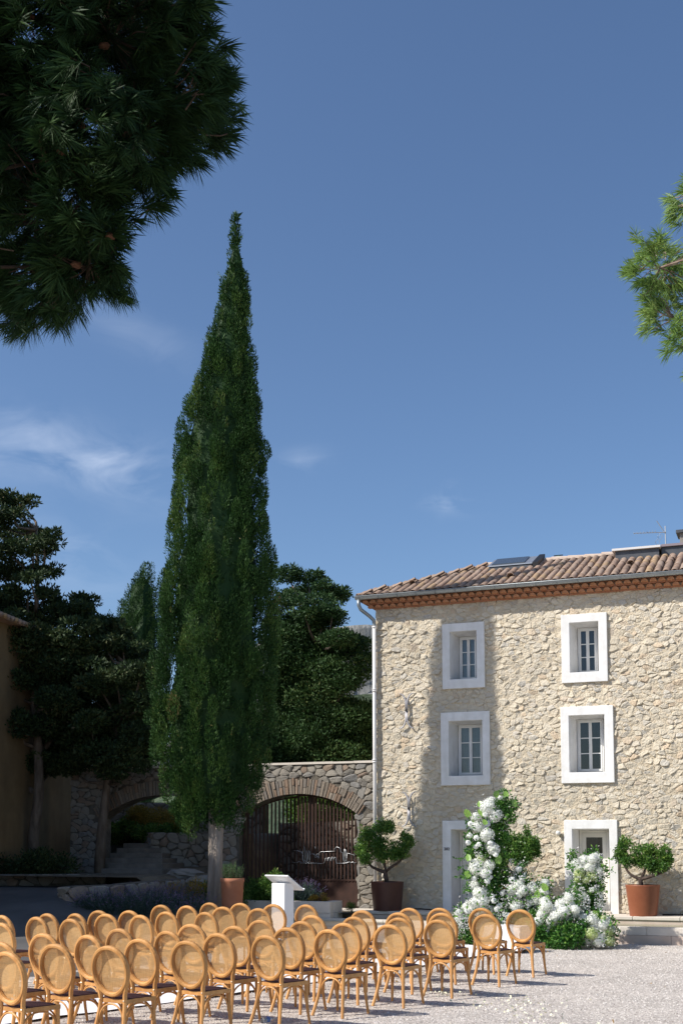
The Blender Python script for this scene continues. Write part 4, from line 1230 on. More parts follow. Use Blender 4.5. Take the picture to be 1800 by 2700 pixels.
for (a, zc, hh) in ((2.9, 6.15, .62), (9.6, 6.0, .85)):
    wnd = P_(MB().add([W_(a - .45, -.03, zc - hh / 2), W_(a + .45, -.03, zc - hh / 2), W_(a + .45, -.03, zc + hh / 2), W_(a - .45, -.03, zc + hh / 2)], [(0, 1, 2, 3)]).build('window', m_lead), oh)
    for s in (-1, 1):
        x0, x1 = (a + .46, a + .9) if s > 0 else (a - .9, a - .46)
        sh = MB()
        V = [W_(x0, -.09, zc - hh / 2), W_(x1, -.09, zc - hh / 2), W_(x1, -.09, zc + hh / 2), W_(x0, -.09, zc + hh / 2), W_(x0, -.04, zc - hh / 2), W_(x1, -.04, zc - hh / 2), W_(x1, -.04, zc + hh / 2), W_(x0, -.04, zc + hh / 2)]
        sh.add(V, [(0, 1, 2, 3), (0, 4, 5, 1), (3, 2, 6, 7), (0, 3, 7, 4), (1, 5, 6, 2)]).build('shutter', m_shut, wnd)
for z_ in (4.6,):
    lr = MB().add([W_(-2.6, -1.9, z_ - .35), W_(3.2, -1.9, z_ - .35), W_(3.2, -.02, z_), W_(-2.6, -.02, z_)], [(0, 1, 2, 3)])

# ---------------------------------------------------------------- far limestone ridge
m_cliff = bpy.data.materials.new('cliff'); m_cliff.use_nodes = True
N, L = m_cliff.node_tree.nodes, m_cliff.node_tree.links
_b = N['Principled BSDF']; _b.inputs['Roughness'].default_value = .95
_tc = N.new('ShaderNodeTexCoord'); _mp = N.new('ShaderNodeMapping'); _mp.inputs['Scale'].default_value = (.30, .30, .09); L.new(_tc.outputs['Object'], _mp.inputs['Vector'])
_n = N.new('ShaderNodeTexNoise'); _n.inputs['Scale'].default_value = 1.0; _n.inputs['Detail'].default_value = 8; _n.inputs['Roughness'].default_value = .65; L.new(_mp.outputs[0], _n.inputs['Vector'])
_r = N.new('ShaderNodeValToRGB'); _r.color_ramp.elements[0].position = .38; _r.color_ramp.elements[0].color = (.16, .16, .15, 1); _r.color_ramp.elements[1].position = .60; _r.color_ramp.elements[1].color = (.33, .325, .31, 1)
L.new(_n.outputs['Fac'], _r.inputs['Fac'])
_n2 = N.new('ShaderNodeTexNoise'); _n2.inputs['Scale'].default_value = .25; _n2.inputs['Detail'].default_value = 6; L.new(_tc.outputs['Object'], _n2.inputs['Vector'])
_r2 = N.new('ShaderNodeValToRGB'); _r2.color_ramp.elements[0].position = .4; _r2.color_ramp.elements[0].color = (.035, .06, .03, 1); _r2.color_ramp.elements[1].position = .65; _r2.color_ramp.elements[1].color = (.10, .13, .07, 1)
L.new(_n2.outputs['Fac'], _r2.inputs['Fac'])
_at = N.new('ShaderNodeAttribute'); _at.attribute_name = 'tint'
_mx = N.new('ShaderNodeMixRGB'); L.new(_at.outputs['Fac'], _mx.inputs['Fac']); L.new(_r.outputs[0], _mx.inputs['Color1']); L.new(_r2.outputs[0], _mx.inputs['Color2']); L.new(_mx.outputs[0], _b.inputs['Base Color'])
_bp = N.new('ShaderNodeBump'); _bp.inputs['Distance'].default_value = 3.0; _bp.inputs['Strength'].default_value = .8; L.new(_n.outputs['Fac'], _bp.inputs['Height']); L.new(_bp.outputs[0], _b.inputs['Normal'])
from mathutils import noise as mn
V = []; F = []; T = []
nx, nz = 150, 26
for i in range(nx):
    th_ = R(-52 + 92 * i / (nx - 1))           # bearing from +Y, positive to the right
    az_ = math.degrees(th_)
    fall = sstep(-34, -23, az_)
    crest = 14 + 60 * fall + 4 * mn.noise(Vector((az_ * .25, 1, 0))) + 1.6 * mn.noise(Vector((az_ * 1.6, 5, 0)))
    for j in range(nz):
        f = j / (nz - 1)
        z = crest * min(1.0, f * 1.02)
        dist = 420 - 120 * (1 - f) + (0 if f < .62 else -10) + 5 * mn.noise(Vector((az_ * 1.5, f * 4, 2)))
        if f > .66: dist = 372 + 8 * (f - .66) + 6 * mn.noise(Vector((az_ * 2.5, f * 2, 2)))
        V.append((math.sin(th_) * dist, math.cos(th_) * dist, z - 2))
for i in range(nx):
    V.append((V[i * nz + nz - 1][0] * 1.6, V[i * nz + nz - 1][1] * 1.6, V[i * nz + nz - 1][2] - 25))
for i in range(nx - 1):
    for j in range(nz - 1):
        F.append((i * nz + j, (i + 1) * nz + j, (i + 1) * nz + j + 1, i * nz + j + 1))
        f = j / (nz - 1); T.append(1.0 if f < .66 or f > .965 else 0.0)
    F.append((i * nz + nz - 1, (i + 1) * nz + nz - 1, nx * nz + i + 1, nx * nz + i)); T.append(1.0)
me = bpy.data.meshes.new('limestone_ridge'); me.from_pydata(V, [], F); add_tint(me, T); me.materials.append(m_cliff); me.polygons.foreach_set('use_smooth', [True] * len(F))
tag(link(bpy.data.objects.new('limestone_ridge', me)), kind='structure')

# ---------------------------------------------------------------- trees


def leafy(name, blobs, m, parent, per_m2, L, W, dirf=None, shell=.35, kind=None):
    P, Nn, I = blob_points(blobs, per_m2, shell)
    D = unit(Nn * .8 + rng.normal(size=P.shape) * .7 + (dirf if dirf is not None else 0))
    n = len(P)
    bt = rng.random(len(blobs))[I]
    t = np.clip(.5 * bt + .5 * rng.random(n), 0, 1) * .95 + .05 * (rng.random(n) > .97)
    Q = sprays(P, D, rng.uniform(.6, 1.2, n) * L, W)
    return quads_mesh(name, Q, m, parent, t, kind=kind)


def cypress(label, base, prof, m, seed, dens=1.0, trunk_r=.17, group=None, clump=.16, ang=0.0, trunk_h=1.9):
    """prof: list (z, cx, half_width, half_depth) relative to the base x,y; z absolute"""
    rg = np.random.RandomState(seed)
    root = empty('cypress_tree', base); tag(root, label, 'tree', group)
    bx_, by_, bz_ = base
    prof = sorted(prof); Z = np.array([p[0] for p in prof]); CX = np.array([p[1] for p in prof]); HW = np.array([p[2] for p in prof]); HD = np.array([p[3] for p in prof])
    Ps, Ds, Ts = [], [], []
    # vertical clumps over the surface
    per = np.pi * (HW + HD)
    area = np.trapezoid(per, Z) if hasattr(np, 'trapezoid') else np.trapz(per, Z)
    nc = int(area / (clump * clump * 3.0))
    pdf = per + .05; cdf = np.cumsum((pdf[1:] + pdf[:-1]) / 2 * np.diff(Z)); cdf /= cdf[-1]; cdf = np.concatenate([[0], cdf])
    ca, sa = math.cos(ang), math.sin(ang)
    blobs = []
    for k in range(nc):
        z = np.interp(rg.rand(), cdf, Z); th_ = rg.uniform(0, 2 * np.pi)
        w, d, cx = np.interp(z, Z, HW), np.interp(z, Z, HD), np.interp(z, Z, CX)
        rr = 1 - min(.32, clump * .80 / max(w, .12)) + rg.normal(0, .05)
        furrow = mn.noise(Vector((math.cos(th_) * 2.6 + seed, math.sin(th_) * 2.6, z * .42))) + .5 * mn.noise(Vector((math.cos(th_) * 6, math.sin(th_) * 6 + seed, z * .9)))
        rr += .04 - .20 * max(0, furrow) if furrow > 0 else .04
        if rg.rand() < .12: rr += rg.uniform(.03, .10)
        if rg.rand() < .10: rr -= .22
        lx, ly = w * rr * math.cos(th_), d * rr * math.sin(th_)
        s = clump * rg.uniform(.7, 1.25) * (.55 + .45 * min(1, w / .8))
        b = (cx + lx * ca - ly * sa, by_ + lx * sa + ly * ca, z, s * .75, s * .75, s * rg.uniform(1.4, 3.2))
        blobs.append(b)
        n = max(10, int(230 * dens * (s / .16) ** 2 * 1.3))
        dd = unit(rg.normal(size=(n, 3))); rad = 1 - .4 * rg.rand(n, 1) ** 2
        P = np.array(b[:3]) + dd * np.array(b[3:]) * rad
        out = unit(np.array([[math.cos(th_) * ca - math.sin(th_) * sa, math.cos(th_) * sa + math.sin(th_) * ca, 0]]))
        Dv = unit(dd * .5 + out * .40 + rg.normal(size=(n, 3)) * .34 + np.array([0, 0, 1.0]))
        Ps.append(P); Ds.append(Dv); Ts.append(np.clip((.65 * rg.rand() + .35 * rg.rand(n)) * (.55 if furrow > .12 else 1), 0, .93) + .07 * (rg.rand(n) > .985) + (.08 if rg.rand() < .03 else 0))  # furrows get a darker leaf tint: crevice shade put into the colour
    for k in range(int(area * 1.6)):        # stray shoots that break the outline
        z = np.interp(rg.rand(), cdf, Z); th_ = rg.uniform(0, 2 * np.pi); w, d, cx = np.interp(z, Z, HW), np.interp(z, Z, HD), np.interp(z, Z, CX)
        lx, ly = w * .93 * math.cos(th_), d * .93 * math.sin(th_); p0 = np.array([cx + lx * ca - ly * sa, by_ + lx * sa + ly * ca, z])
        o_ = np.array([math.cos(th_) * ca - math.sin(th_) * sa, math.cos(th_) * sa + math.sin(th_) * ca, 0]) * rg.uniform(.15, .6) + [0, 0, 1]; o_ /= np.linalg.norm(o_)
        n = 26; f = rg.rand(n, 1); ln = rg.uniform(.12, .30)
        Ps.append(p0 + o_ * f * ln + rg.normal(size=(n, 3)) * .012); Ds.append(unit(o_ + rg.normal(size=(n, 3)) * .45)); Ts.append(np.clip(.6 + .4 * rg.rand(n), 0, .97))
    # sparser inner filling so that the sky does not show through
    n = int(area * 200 * dens)
    z = np.interp(rg.rand(n), cdf, Z); th_ = rg.uniform(0, 2 * np.pi, n); f = .25 + .5 * rg.rand(n)
    w, d, cx = np.interp(z, Z, HW) * f, np.interp(z, Z, HD) * f, np.interp(z, Z, CX)
    lx, ly = w * np.cos(th_), d * np.sin(th_)
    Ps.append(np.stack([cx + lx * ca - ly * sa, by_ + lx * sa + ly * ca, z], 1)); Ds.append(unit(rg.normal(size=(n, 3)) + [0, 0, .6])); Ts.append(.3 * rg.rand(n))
    V = []; F = []; nz_ = 26; na = 14          # dense inner foliage, hidden behind the sprays
    for i_, z in enumerate(np.linspace(Z[0] + .15, Z[-1] - .5, nz_)):
        w, d, cx = np.interp(z, Z, HW), np.interp(z, Z, HD), np.interp(z, Z, CX)
        for k in range(na):
            a = 2 * math.pi * k / na; f = rg.uniform(.60, .76) if 0 < i_ < nz_ - 1 else .1
            lx, ly = w * f * math.cos(a), d * f * math.sin(a); V.append((cx + lx * ca - ly * sa, by_ + lx * sa + ly * ca, z + rg.uniform(-.05, .05)))
    for i_ in range(nz_ - 1):
        for k in range(na): F.append((i_ * na + k, i_ * na + (k + 1) % na, (i_ + 1) * na + (k + 1) % na, (i_ + 1) * na + k))
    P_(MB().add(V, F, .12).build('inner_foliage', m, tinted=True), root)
    P, D, T = map(np.concatenate, (Ps, Ds, Ts)); n = len(P)
    S = unit(np.cross(D, rg.normal(size=(n, 3))))
    Ln = rg.uniform(.040, .085, n)[:, None]; Ln[-int(area * 200 * dens):] *= 2.4
    Wd = Ln * .27
    Q = np.stack([P, P + D * Ln * .5 + S * Wd * .5, P + D * Ln, P + D * Ln * .5 - S * Wd * .5], 1)
    cr = quads_mesh('crown', Q, m, None, T); P_(cr, root)
    tr = MB()
    for k in range(3):
        a = 2.1 * k; rr = trunk_r * (.75 if k else 1)
        tr.tube([(bx_ + math.cos(a) * rr * .5, by_ + math.sin(a) * rr * .5, bz_ - .2), (bx_ + math.cos(a) * rr * .35, by_ + math.sin(a) * rr * .35, bz_ + trunk_h * .6), (bx_ + math.cos(a) * rr * 1.0, by_ + math.sin(a) * rr * .9, bz_ + trunk_h + .8)], [rr * 1.15, rr * .85, rr * .5], 9)
    tr.tube([(bx_, by_, bz_ + 1), (np.interp(8, Z, CX), by_, 8), (np.interp(Z[-1] - 1, Z, CX), by_, Z[-1] - 1)], [trunk_r * .8, trunk_r * .5, .03], 7)
    P_(tr.build('trunk', m_bark_pale, smooth=True), root)
    return root


CYP = [(14.57, -11.09, .22), (13.75, -11.14, .40), (12.92, -11.21, .56), (12.09, -11.23, .72), (11.27, -11.38, .93), (10.43, -11.45, 1.03), (9.58, -11.44, 1.08), (8.74, -11.43, 1.14), (7.90, -11.41, 1.24),
       (7.07, -11.47, 1.36), (6.24, -11.50, 1.40), (5.40, -11.53, 1.38), (4.57, -11.57, 1.36), (3.75, -11.56, 1.30), (2.92, -11.55, 1.10), (2.35, -11.55, .75), (15.62, -11.12, .06)]
prof = [(z, x + .06, hw * .89, hw * (.40 if z < 8 else .40 - .025 * (z - 8))) for z, x, hw in CYP]
cypress('tall dark green Italian cypress towering in front of the arched garden wall', (-11.42, 22.2, .42), prof, m_cyp, 5, dens=1.38, ang=R(25), clump=.145, trunk_r=.15)
# the cypresses behind
BACK = [('crisp bright green cypress behind the garden wall, left of the tallest one', [(11.33, -20.09, .09), (11.08, -20.16, .21), (10.84, -20.28, .38), (10.58, -20.31, .46), (10.24, -20.34, .55), (9.8, -20.34, .63), (9.27, -20.34, .67), (7.6, -20.35, .69), (5.4, -20.30, .67), (2.4, -20.3, .5)], .17),
        ('narrow dark cypress at the left of the distant pointed trio', [(9.67, -21.50, .07), (9.46, -21.57, .2), (9.19, -21.59, .25), (8.5, -21.55, .28), (6.5, -21.54, .3), (3, -21.5, .3)], .14),
        ('thinnest cypress tip between the two other distant cypresses', [(10.13, -21.14, .05), (9.91, -21.12, .12), (9.6, -21.11, .14), (8.5, -21.09, .17), (3, -21.1, .2)], .11)]
for lb, pf, cl in BACK:
    cypress(lb, (pf[-1][1], 34, .9), [(z, x, w, w) for z, x, w in pf], m_cyp, 9, dens=.6, clump=cl)


def pad_tree(name, label, base, pads, m, per_m2, L, W, seed, trunk, depth=(.8, 1.25), bark=m_bark, trunk_r=.14, group=None, fill=True, fat=1.0):
    """tree of many foliage pads carried by limbs that leave a tapering trunk"""
    rg = np.random.RandomState(seed)
    root = empty(name, base); tag(root, label, 'tree', group)
    blobs = []
    for (x, y, z, rx, rz) in pads:
        k = max(4, int(round(rx / .55 * 5.5)))
        for q in range(k):
            ox = rg.uniform(-.75, .75) * rx; oy = rg.uniform(-.8, .8) * max(rx, .5); oz = rg.uniform(-.55, .55) * rz + .10 * abs(ox)
            s = rg.uniform(.5, .85) * min(rx, rz * 1.5)
            s = min(max(s * 1.3 * fat, .17), .50 * fat)
            blobs.append((x + ox, y + oy, z + oz, s * 1.25, s * 1.25, s * .68))
        for q in range(6):          # ragged tufts at the ends of each pad
            sg = rg.choice([-1, 1]); s = rg.uniform(.08, .17)
            blobs.append((x + sg * rg.uniform(.8, 1.25) * rx, y + rg.uniform(-.6, .6) * max(rx, .5), z + rg.uniform(-.3, 1.0) * rz, s * 1.6, s, s * .7))
    P, Nn, I = blob_points(blobs, per_m2, .5)
    n = len(P)
    D = unit(Nn * .7 + rg.normal(size=P.shape) * .6 + np.array([0, 0, .35]))
    t = np.clip(.45 * rg.rand(len(blobs))[I] + .5 * rg.rand(n), 0, .94) + .06 * (rg.rand(n) > .98)
    cr = quads_mesh('crown', sprays(P, D, rg.uniform(.6, 1.25, n) * L, W), m, None, t); P_(cr, root)
    TR = [Vector(p) for p in trunk]; nT = len(TR)
    tb = MB(); tb.tube(TR, [trunk_r * (1 - .78 * i / (nT - 1)) for i in range(nT)], 9)
    P_(tb.build('trunk', bark, smooth=True), root)
    for (x, y, z, rx, rz) in pads:
        p = Vector((x, y, z - rz * .3))
        cand_ = [q for q in TR if q.z < z + .1] or [TR[0]]
        q = min(cand_, key=lambda q: (q - p).length + abs(q.z - (z - .8)) * .5)
        mid_ = (p + q) / 2 + Vector((rg.uniform(-.15, .15), rg.uniform(-.15, .15), -.12))
        P_(MB().tube([q, mid_, p], [.05, .033, .014], 5).build('limb', bark, smooth=True), root)
    return root


def tline(x0, y0, z0, x1, y1, z1, n=8, wob=.12, seed=0):
    rg = random.Random(seed)
    return [(x0 + (x1 - x0) * i / n + (rg.uniform(-wob, wob) if 0 < i < n else 0), y0 + (y1 - y0) * i / n, z0 + (z1 - z0) * i / n) for i in range(n + 1)]


pad_tree('monterey_cypress', 'dark spreading cypress at the left edge with reaching side branches', (-17.85, 25, 1.1), TREE_A + [(x - .75, y + .2, z + .12, rx * .9, rz) for x, y, z, rx, rz in TREE_A if x < -18.0 and z < 9], m_cypo, 250, .12, .048, 41, tline(-17.86, 25.0, .9, -18.1, 25.0, 10.0, seed=1), trunk_r=.16, fat=.95)
pad_tree('monterey_cypress', 'lower dark cypress filling the gap before the ochre house corner', (-18.8, 25.4, 1.1), TREE_B, m_cypo, 250, .12, .048, 42, [(-19.2, 25.3, .9), (-19.1, 25.3, 1.8), (-18.8, 25.4, 2.5), (-18.6, 25.4, 3.4), (-17.6, 25.5, 5), (-17.3, 25.6, 6.6)], trunk_r=.15, fat=1.0)
pad_tree('monterey_cypress', 'dark bushy cypress directly left of the tall Italian cypress', (-16.2, 25.35, 1.2), TREE_C, m_cypo, 250, .12, .048, 43, [(-16.25, 25.35, 1.0), (-16.2, 25.35, 2.2), (-16.1, 25.4, 3.4), (-15.9, 25.5, 5), (-15.7, 25.6, 6.4)], trunk_r=.15, fat=1.05)
TREE_R = TREE_R + [(-13.4, 29.2, 4.3, .6, .4), (-12.7, 29.0, 4.2, .6, .4), (-12.0, 29.3, 4.3, .6, .4), (-11.3, 29.0, 4.25, .6, .35), (-10.8, 29.4, 4.4, .5, .3), (-12.9, 29.4, 5.0, .6, .4), (-11.9, 29.2, 5.1, .6, .4), (-11.2, 29.4, 5.2, .5, .4), (-12.3, 29.1, 5.9, .6, .4), (-11.7, 29.2, 6.5, .5, .4), (-12.6, 29.3, 6.6, .5, .4), (-12.5, 29.2, 7.6, .5, .4)]
pad_tree('monterey_cypress', 'broad layered cypress rising behind the gate and garden wall', (-11.0, 29.5, .5), TREE_R, m_cypr, 270, .105, .042, 44, tline(-12.2, 29.5, .4, -12.1, 29.5, 8.2, seed=4), trunk_r=.14, fat=1.3)

# unseen trees added left of the view to cast shade over the garden
OFFT = [(-21.2, 20.8, 11.9, 2.7), (-24.5, 23.2, 12.5, 2.7), (-24.6, 18.6, 12.5, 2.5), (-27.5, 21.5, 13.0, 2.6), (-28.5, 17.0, 13.5, 2.8), (-31.5, 20.5, 14.5, 2.8), (-32.5, 15.5, 14.0, 2.8)]
crown_me = None
for k, (x, y, h, r) in enumerate(OFFT):
    root = empty('unseen_shade_tree', (x, y, .7)); tag(root, ['unseen dense tree added for shade, nearest the driveway bend', 'unseen dense tree added for shade, behind the nearest one', 'unseen dense tree added for shade, by the lower driveway', 'unseen dense tree added for shade, in the middle of the added group', 'unseen dense tree added for shade, at the back of the added group', 'tallest unseen dense tree added for shade', 'farthest unseen dense tree added for shade'][k], 'tree', None)
    bl = []
    rg = np.random.RandomState(60 + k)
    for q in range(46):
        a = rg.uniform(0, 6.28); zz = rg.uniform(3.4, h - .9); rr = r * math.sqrt(rg.rand()) * (1 - .45 * abs((zz - 6.5) / h))
        s = rg.uniform(.55, .95); bl.append((x + rr * math.cos(a), y + rr * math.sin(a), zz, s, s, s * .75))
    P, Nn, I = blob_points(bl, 26, .8); n = len(P)
    cr = quads_mesh('crown', sprays(P, unit(Nn + rng.normal(size=P.shape)), rng.uniform(.34, .60, n), .30), m_cypo, None, rng.random(n)); P_(cr, root)
    P_(MB().tube([(x, y, .4), (x + .1, y, 4), (x, y, 8), (x, y, h - 1)], [.24, .2, .13, .04], 9).build('trunk', m_bark, smooth=True), root)


# ---------------------------------------------------------------- pines
m_cone = mat('pine_cone', (.09, .04, .022), .9, (.16, .08, .045), 60)
m_twig_dark = mat('dark_pine_bark', (.05, .032, .022), .95, (.10, .07, .05), 12, .8, 30, .01)


def pine(label, trunk_pts, trunk_r, balls, m, shoot_gap, needle, nper, seed, wn_, hubs, cones=0, droop=-.15, limb_r=.05, ntw=420):
    rg = np.random.RandomState(seed)
    base = trunk_pts[0]
    root = empty('pine_tree', base); tag(root, label, 'tree'); m_twig = m_twig_dark if cones else MATS['pine_bark']
    P_(MB().tube(trunk_pts, [trunk_r * (1 - .6 * i / (len(trunk_pts) - 1)) for i in range(len(trunk_pts))], 12).build('trunk', m_twig, smooth=True), root)
    pts = []
    for (x, y, z, r) in balls:
        n = max(4, int((r / shoot_gap) ** 2 * 5.5))
        d = unit(rg.normal(size=(n, 3))); rad = (.25 + .75 * rg.rand(n, 1) ** .6)
        pts.append(np.array([x, y, z]) + d * rad * r)
    Pp = np.concatenate(pts)
    # outward direction: away from the branch hubs
    H_ = np.array(hubs)
    dist = ((Pp[:, None] - H_[None]) ** 2).sum(-1); near = H_[dist.argmin(1)]
    Out = unit(unit(Pp - near) + rg.normal(size=Pp.shape) * .35 + [0, 0, droop])
    allV = []; T = []
    for tip, o in zip(Pp, Out):
        ln = rg.uniform(.05, .13)
        f = rg.rand(nper) ** .8
        P = tip - o * (1 - f[:, None]) * ln
        side = unit(np.cross(np.tile(o, (nper, 1)), rg.normal(size=(nper, 3))))
        D = unit(o * rg.uniform(.55, 1.5, (nper, 1)) + side * rg.uniform(.5, 1.0, (nper, 1)) + [0, 0, -.12])
        Ln = needle * rg.uniform(.7, 1.1, (nper, 1))
        S = unit(np.cross(D, rg.normal(size=(nper, 3)))) * wn_
        mid_ = P + D * Ln * .55 ; tipn = P + D * Ln + np.array([0, 0, -.12]) * Ln
        allV.append(np.stack([P - S * .5, P + S * .5, mid_ + S * .4, tipn], 1))
        T.append(np.clip(.45 * rg.rand() + .45 * rg.rand(nper), 0, .93) + (.07 if rg.rand() < .03 else 0))
    V = np.concatenate(allV); Tn = np.concatenate(T)
    P_(quads_mesh('needles', V, m, None, Tn, kind=None), root)
    for i in rg.permutation(len(Pp))[:cones]:
        c_ = Pp[i] - Out[i] * .07; bm = bmesh.new(); bmesh.ops.create_icosphere(bm, subdivisions=1, radius=.022)
        me_ = bpy.data.meshes.new('cone'); bm.to_mesh(me_); bm.free(); me_.materials.append(m_cone)
        o_ = link(bpy.data.objects.new('cone', me_), root); o_.matrix_parent_inverse = Matrix.Translation(root.location).inverted(); o_.location = c_; o_.scale = (1, 1, 1.7); o_.rotation_euler = (rg.rand() * 3, rg.rand() * 3, 0)
    # twigs from hubs to shoots
    tw = MB()
    idx = rg.permutation(len(Pp))[:ntw]
    for i in idx:
        a, b = near[i], Pp[i]
        L_ = np.linalg.norm(b - a)
        s0 = b - (b - a) * min(.9, .20 / max(L_, .1)); mid_ = (s0 + b) / 2 + rg.normal(size=3) * .02
        tw.tube([tuple(s0), tuple(mid_), tuple(b)], [.0045, .004, .003], 4)
    P_(tw.build('twigs', m_twig, kind='stuff'), root)
    trp = [Vector(p) for p in trunk_pts]
    for k, h in enumerate(hubs):
        h = Vector(h); q = min(trp, key=lambda p: (p - h).length + (2 if p.z > h.z + .3 else 0))
        mid_ = (h + q) / 2 + Vector((0, 0, .15))
        P_(MB().tube([q, mid_, h], [limb_r, limb_r * .6, limb_r * .3], 7).build('branch', m_twig, smooth=True), root)
        bl_sorted = sorted(balls, key=lambda b: (Vector(b[:3]) - h).length)[:3]
        for b in bl_sorted:
            P_(MB().tube([h, (h + Vector(b[:3])) / 2 + Vector((0, 0, .05)), b[:3]], [limb_r * .35, limb_r * .22, .006], 5).build('branch', m_twig, smooth=True), root)
    return root


_c = np.array(PINE_L); hubsL = [tuple(_c[:, :3].mean(0) + d) for d in ((-.1, 0, .2), (.15, 0, .55), (.25, .1, .0), (-.1, 0, -.45), (-.7, -.2, .3), (.05, .0, -.75))]
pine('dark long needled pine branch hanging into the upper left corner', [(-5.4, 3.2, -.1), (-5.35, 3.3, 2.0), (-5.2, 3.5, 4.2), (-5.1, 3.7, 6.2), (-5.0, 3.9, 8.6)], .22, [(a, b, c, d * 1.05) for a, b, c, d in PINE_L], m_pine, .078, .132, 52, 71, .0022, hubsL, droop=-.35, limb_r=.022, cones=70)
_c = np.array(PINE_R); _m = _c[:, :3].mean(0)
PINE_R = PINE_R + [(_m[0] + dx, _m[1] + dy, _m[2] + dz, r) for dx, dy, dz, r in ((.75, .1, .5, .34), (1.0, -.1, -.1, .36), (1.5, .1, .4, .36), (.9, .2, 1.0, .30), (1.7, -.1, -.3, .32), (2.1, .1, .7, .34), (1.4, 0, 1.2, .28))]
hubsR = [tuple(_m + d) for d in ((.25, 0, .1), (.2, 0, .7), (.1, 0, -.5), (-.25, 0, .1), (-.15, 0, -.35), (1.0, 0, .2), (1.6, 0, .6))]
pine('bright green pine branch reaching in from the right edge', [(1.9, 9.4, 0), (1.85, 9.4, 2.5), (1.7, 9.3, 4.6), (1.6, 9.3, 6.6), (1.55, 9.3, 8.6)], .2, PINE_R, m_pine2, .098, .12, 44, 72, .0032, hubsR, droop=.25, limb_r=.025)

# ---------------------------------------------------------------- chairs
m_oak = mat('honey_oak', (.44, .205, .060), .42, (.64, .34, .12), 11, .10, 60, .003, spec=.35, stretch=(1, 1, .22), tint=False, obj_var=.10)
m_seat = mat('brown_woven_seat', (.075, .030, .028), .75, (.14, .065, .055), 95, .5, 160, .003)
m_screw = mat('brass_screw', (.75, .68, .55), .3, metallic=.6)
m_cane = bpy.data.materials.new('woven_cane'); m_cane.use_nodes = True
N, L = m_cane.node_tree.nodes, m_cane.node_tree.links
_b = N['Principled BSDF']; _b.inputs['Roughness'].default_value = .7; _b.inputs['Specular IOR Level'].default_value = .15
_tc = N.new('ShaderNodeTexCoord')
_n = N.new('ShaderNodeTexNoise'); _n.inputs['Scale'].default_value = 1; _n.inputs['Detail'].default_value = 3
_mp = N.new('ShaderNodeMapping'); _mp.inputs['Scale'].default_value = (260, 20, 14); L.new(_tc.outputs['Object'], _mp.inputs[0]); L.new(_mp.outputs[0], _n.inputs['Vector'])
_n3 = N.new('ShaderNodeTexNoise'); _n3.inputs['Scale'].default_value = 1; _n3.inputs['Detail'].default_value = 3
_mp3 = N.new('ShaderNodeMapping'); _mp3.inputs['Scale'].default_value = (14, 20, 260); L.new(_tc.outputs['Object'], _mp3.inputs[0]); L.new(_mp3.outputs[0], _n3.inputs['Vector'])
_ad = N.new('ShaderNodeMath'); _ad.operation = 'ADD'; L.new(_n.outputs['Fac'], _ad.inputs[0]); L.new(_n3.outputs['Fac'], _ad.inputs[1])
_r = N.new('ShaderNodeValToRGB'); _r.color_ramp.elements[0].position = .30; _r.color_ramp.elements[0].color = (.58, .34, .135, 1); _r.color_ramp.elements[1].position = .72; _r.color_ramp.elements[1].color = (.76, .51, .25, 1)
_hf = N.new('ShaderNodeMath'); _hf.operation = 'MULTIPLY'; _hf.inputs[1].default_value = .5; L.new(_ad.outputs[0], _hf.inputs[0]); L.new(_hf.outputs[0], _r.inputs['Fac']); L.new(_r.outputs[0], _b.inputs['Base Color'])
_tr = N.new('ShaderNodeBsdfTransparent'); _tl = N.new('ShaderNodeBsdfTranslucent'); L.new(_r.outputs[0], _tl.inputs['Color'])
_m1 = N.new('ShaderNodeMixShader'); _m1.inputs[0].default_value = .30; L.new(_b.outputs[0], _m1.inputs[1]); L.new(_tl.outputs[0], _m1.inputs[2])
_m2 = N.new('ShaderNodeMixShader'); _mr = N.new('ShaderNodeMapRange'); _mr.inputs['From Min'].default_value = .75; _mr.inputs['From Max'].default_value = 1.25; _mr.inputs['To Min'].default_value = .42; _mr.inputs['To Max'].default_value = .20
L.new(_ad.outputs[0], _mr.inputs['Value']); L.new(_mr.outputs[0], _m2.inputs[0]); L.new(_m1.outputs[0], _m2.inputs[1]); L.new(_tr.outputs[0], _m2.inputs[2])
L.new(_m2.outputs[0], N['Material Output'].inputs['Surface'])


def spline(P, n):
    """Catmull-Rom through P"""
    P = [Vector(p) for p in P]; out = []
    Q = [P[0] * 2 - P[1]] + P + [P[-1] * 2 - P[-2]]
    for i in range(1, len(Q) - 2):
        for k in range(n):
            t = k / n; a, b, c, d = Q[i - 1], Q[i], Q[i + 1], Q[i + 2]
            out.append(.5 * ((2 * b) + (-a + c) * t + (2 * a - 5 * b + 4 * c - d) * t * t + (-a + 3 * b - 3 * c + d) * t ** 3))
    out.append(P[-1]); return out


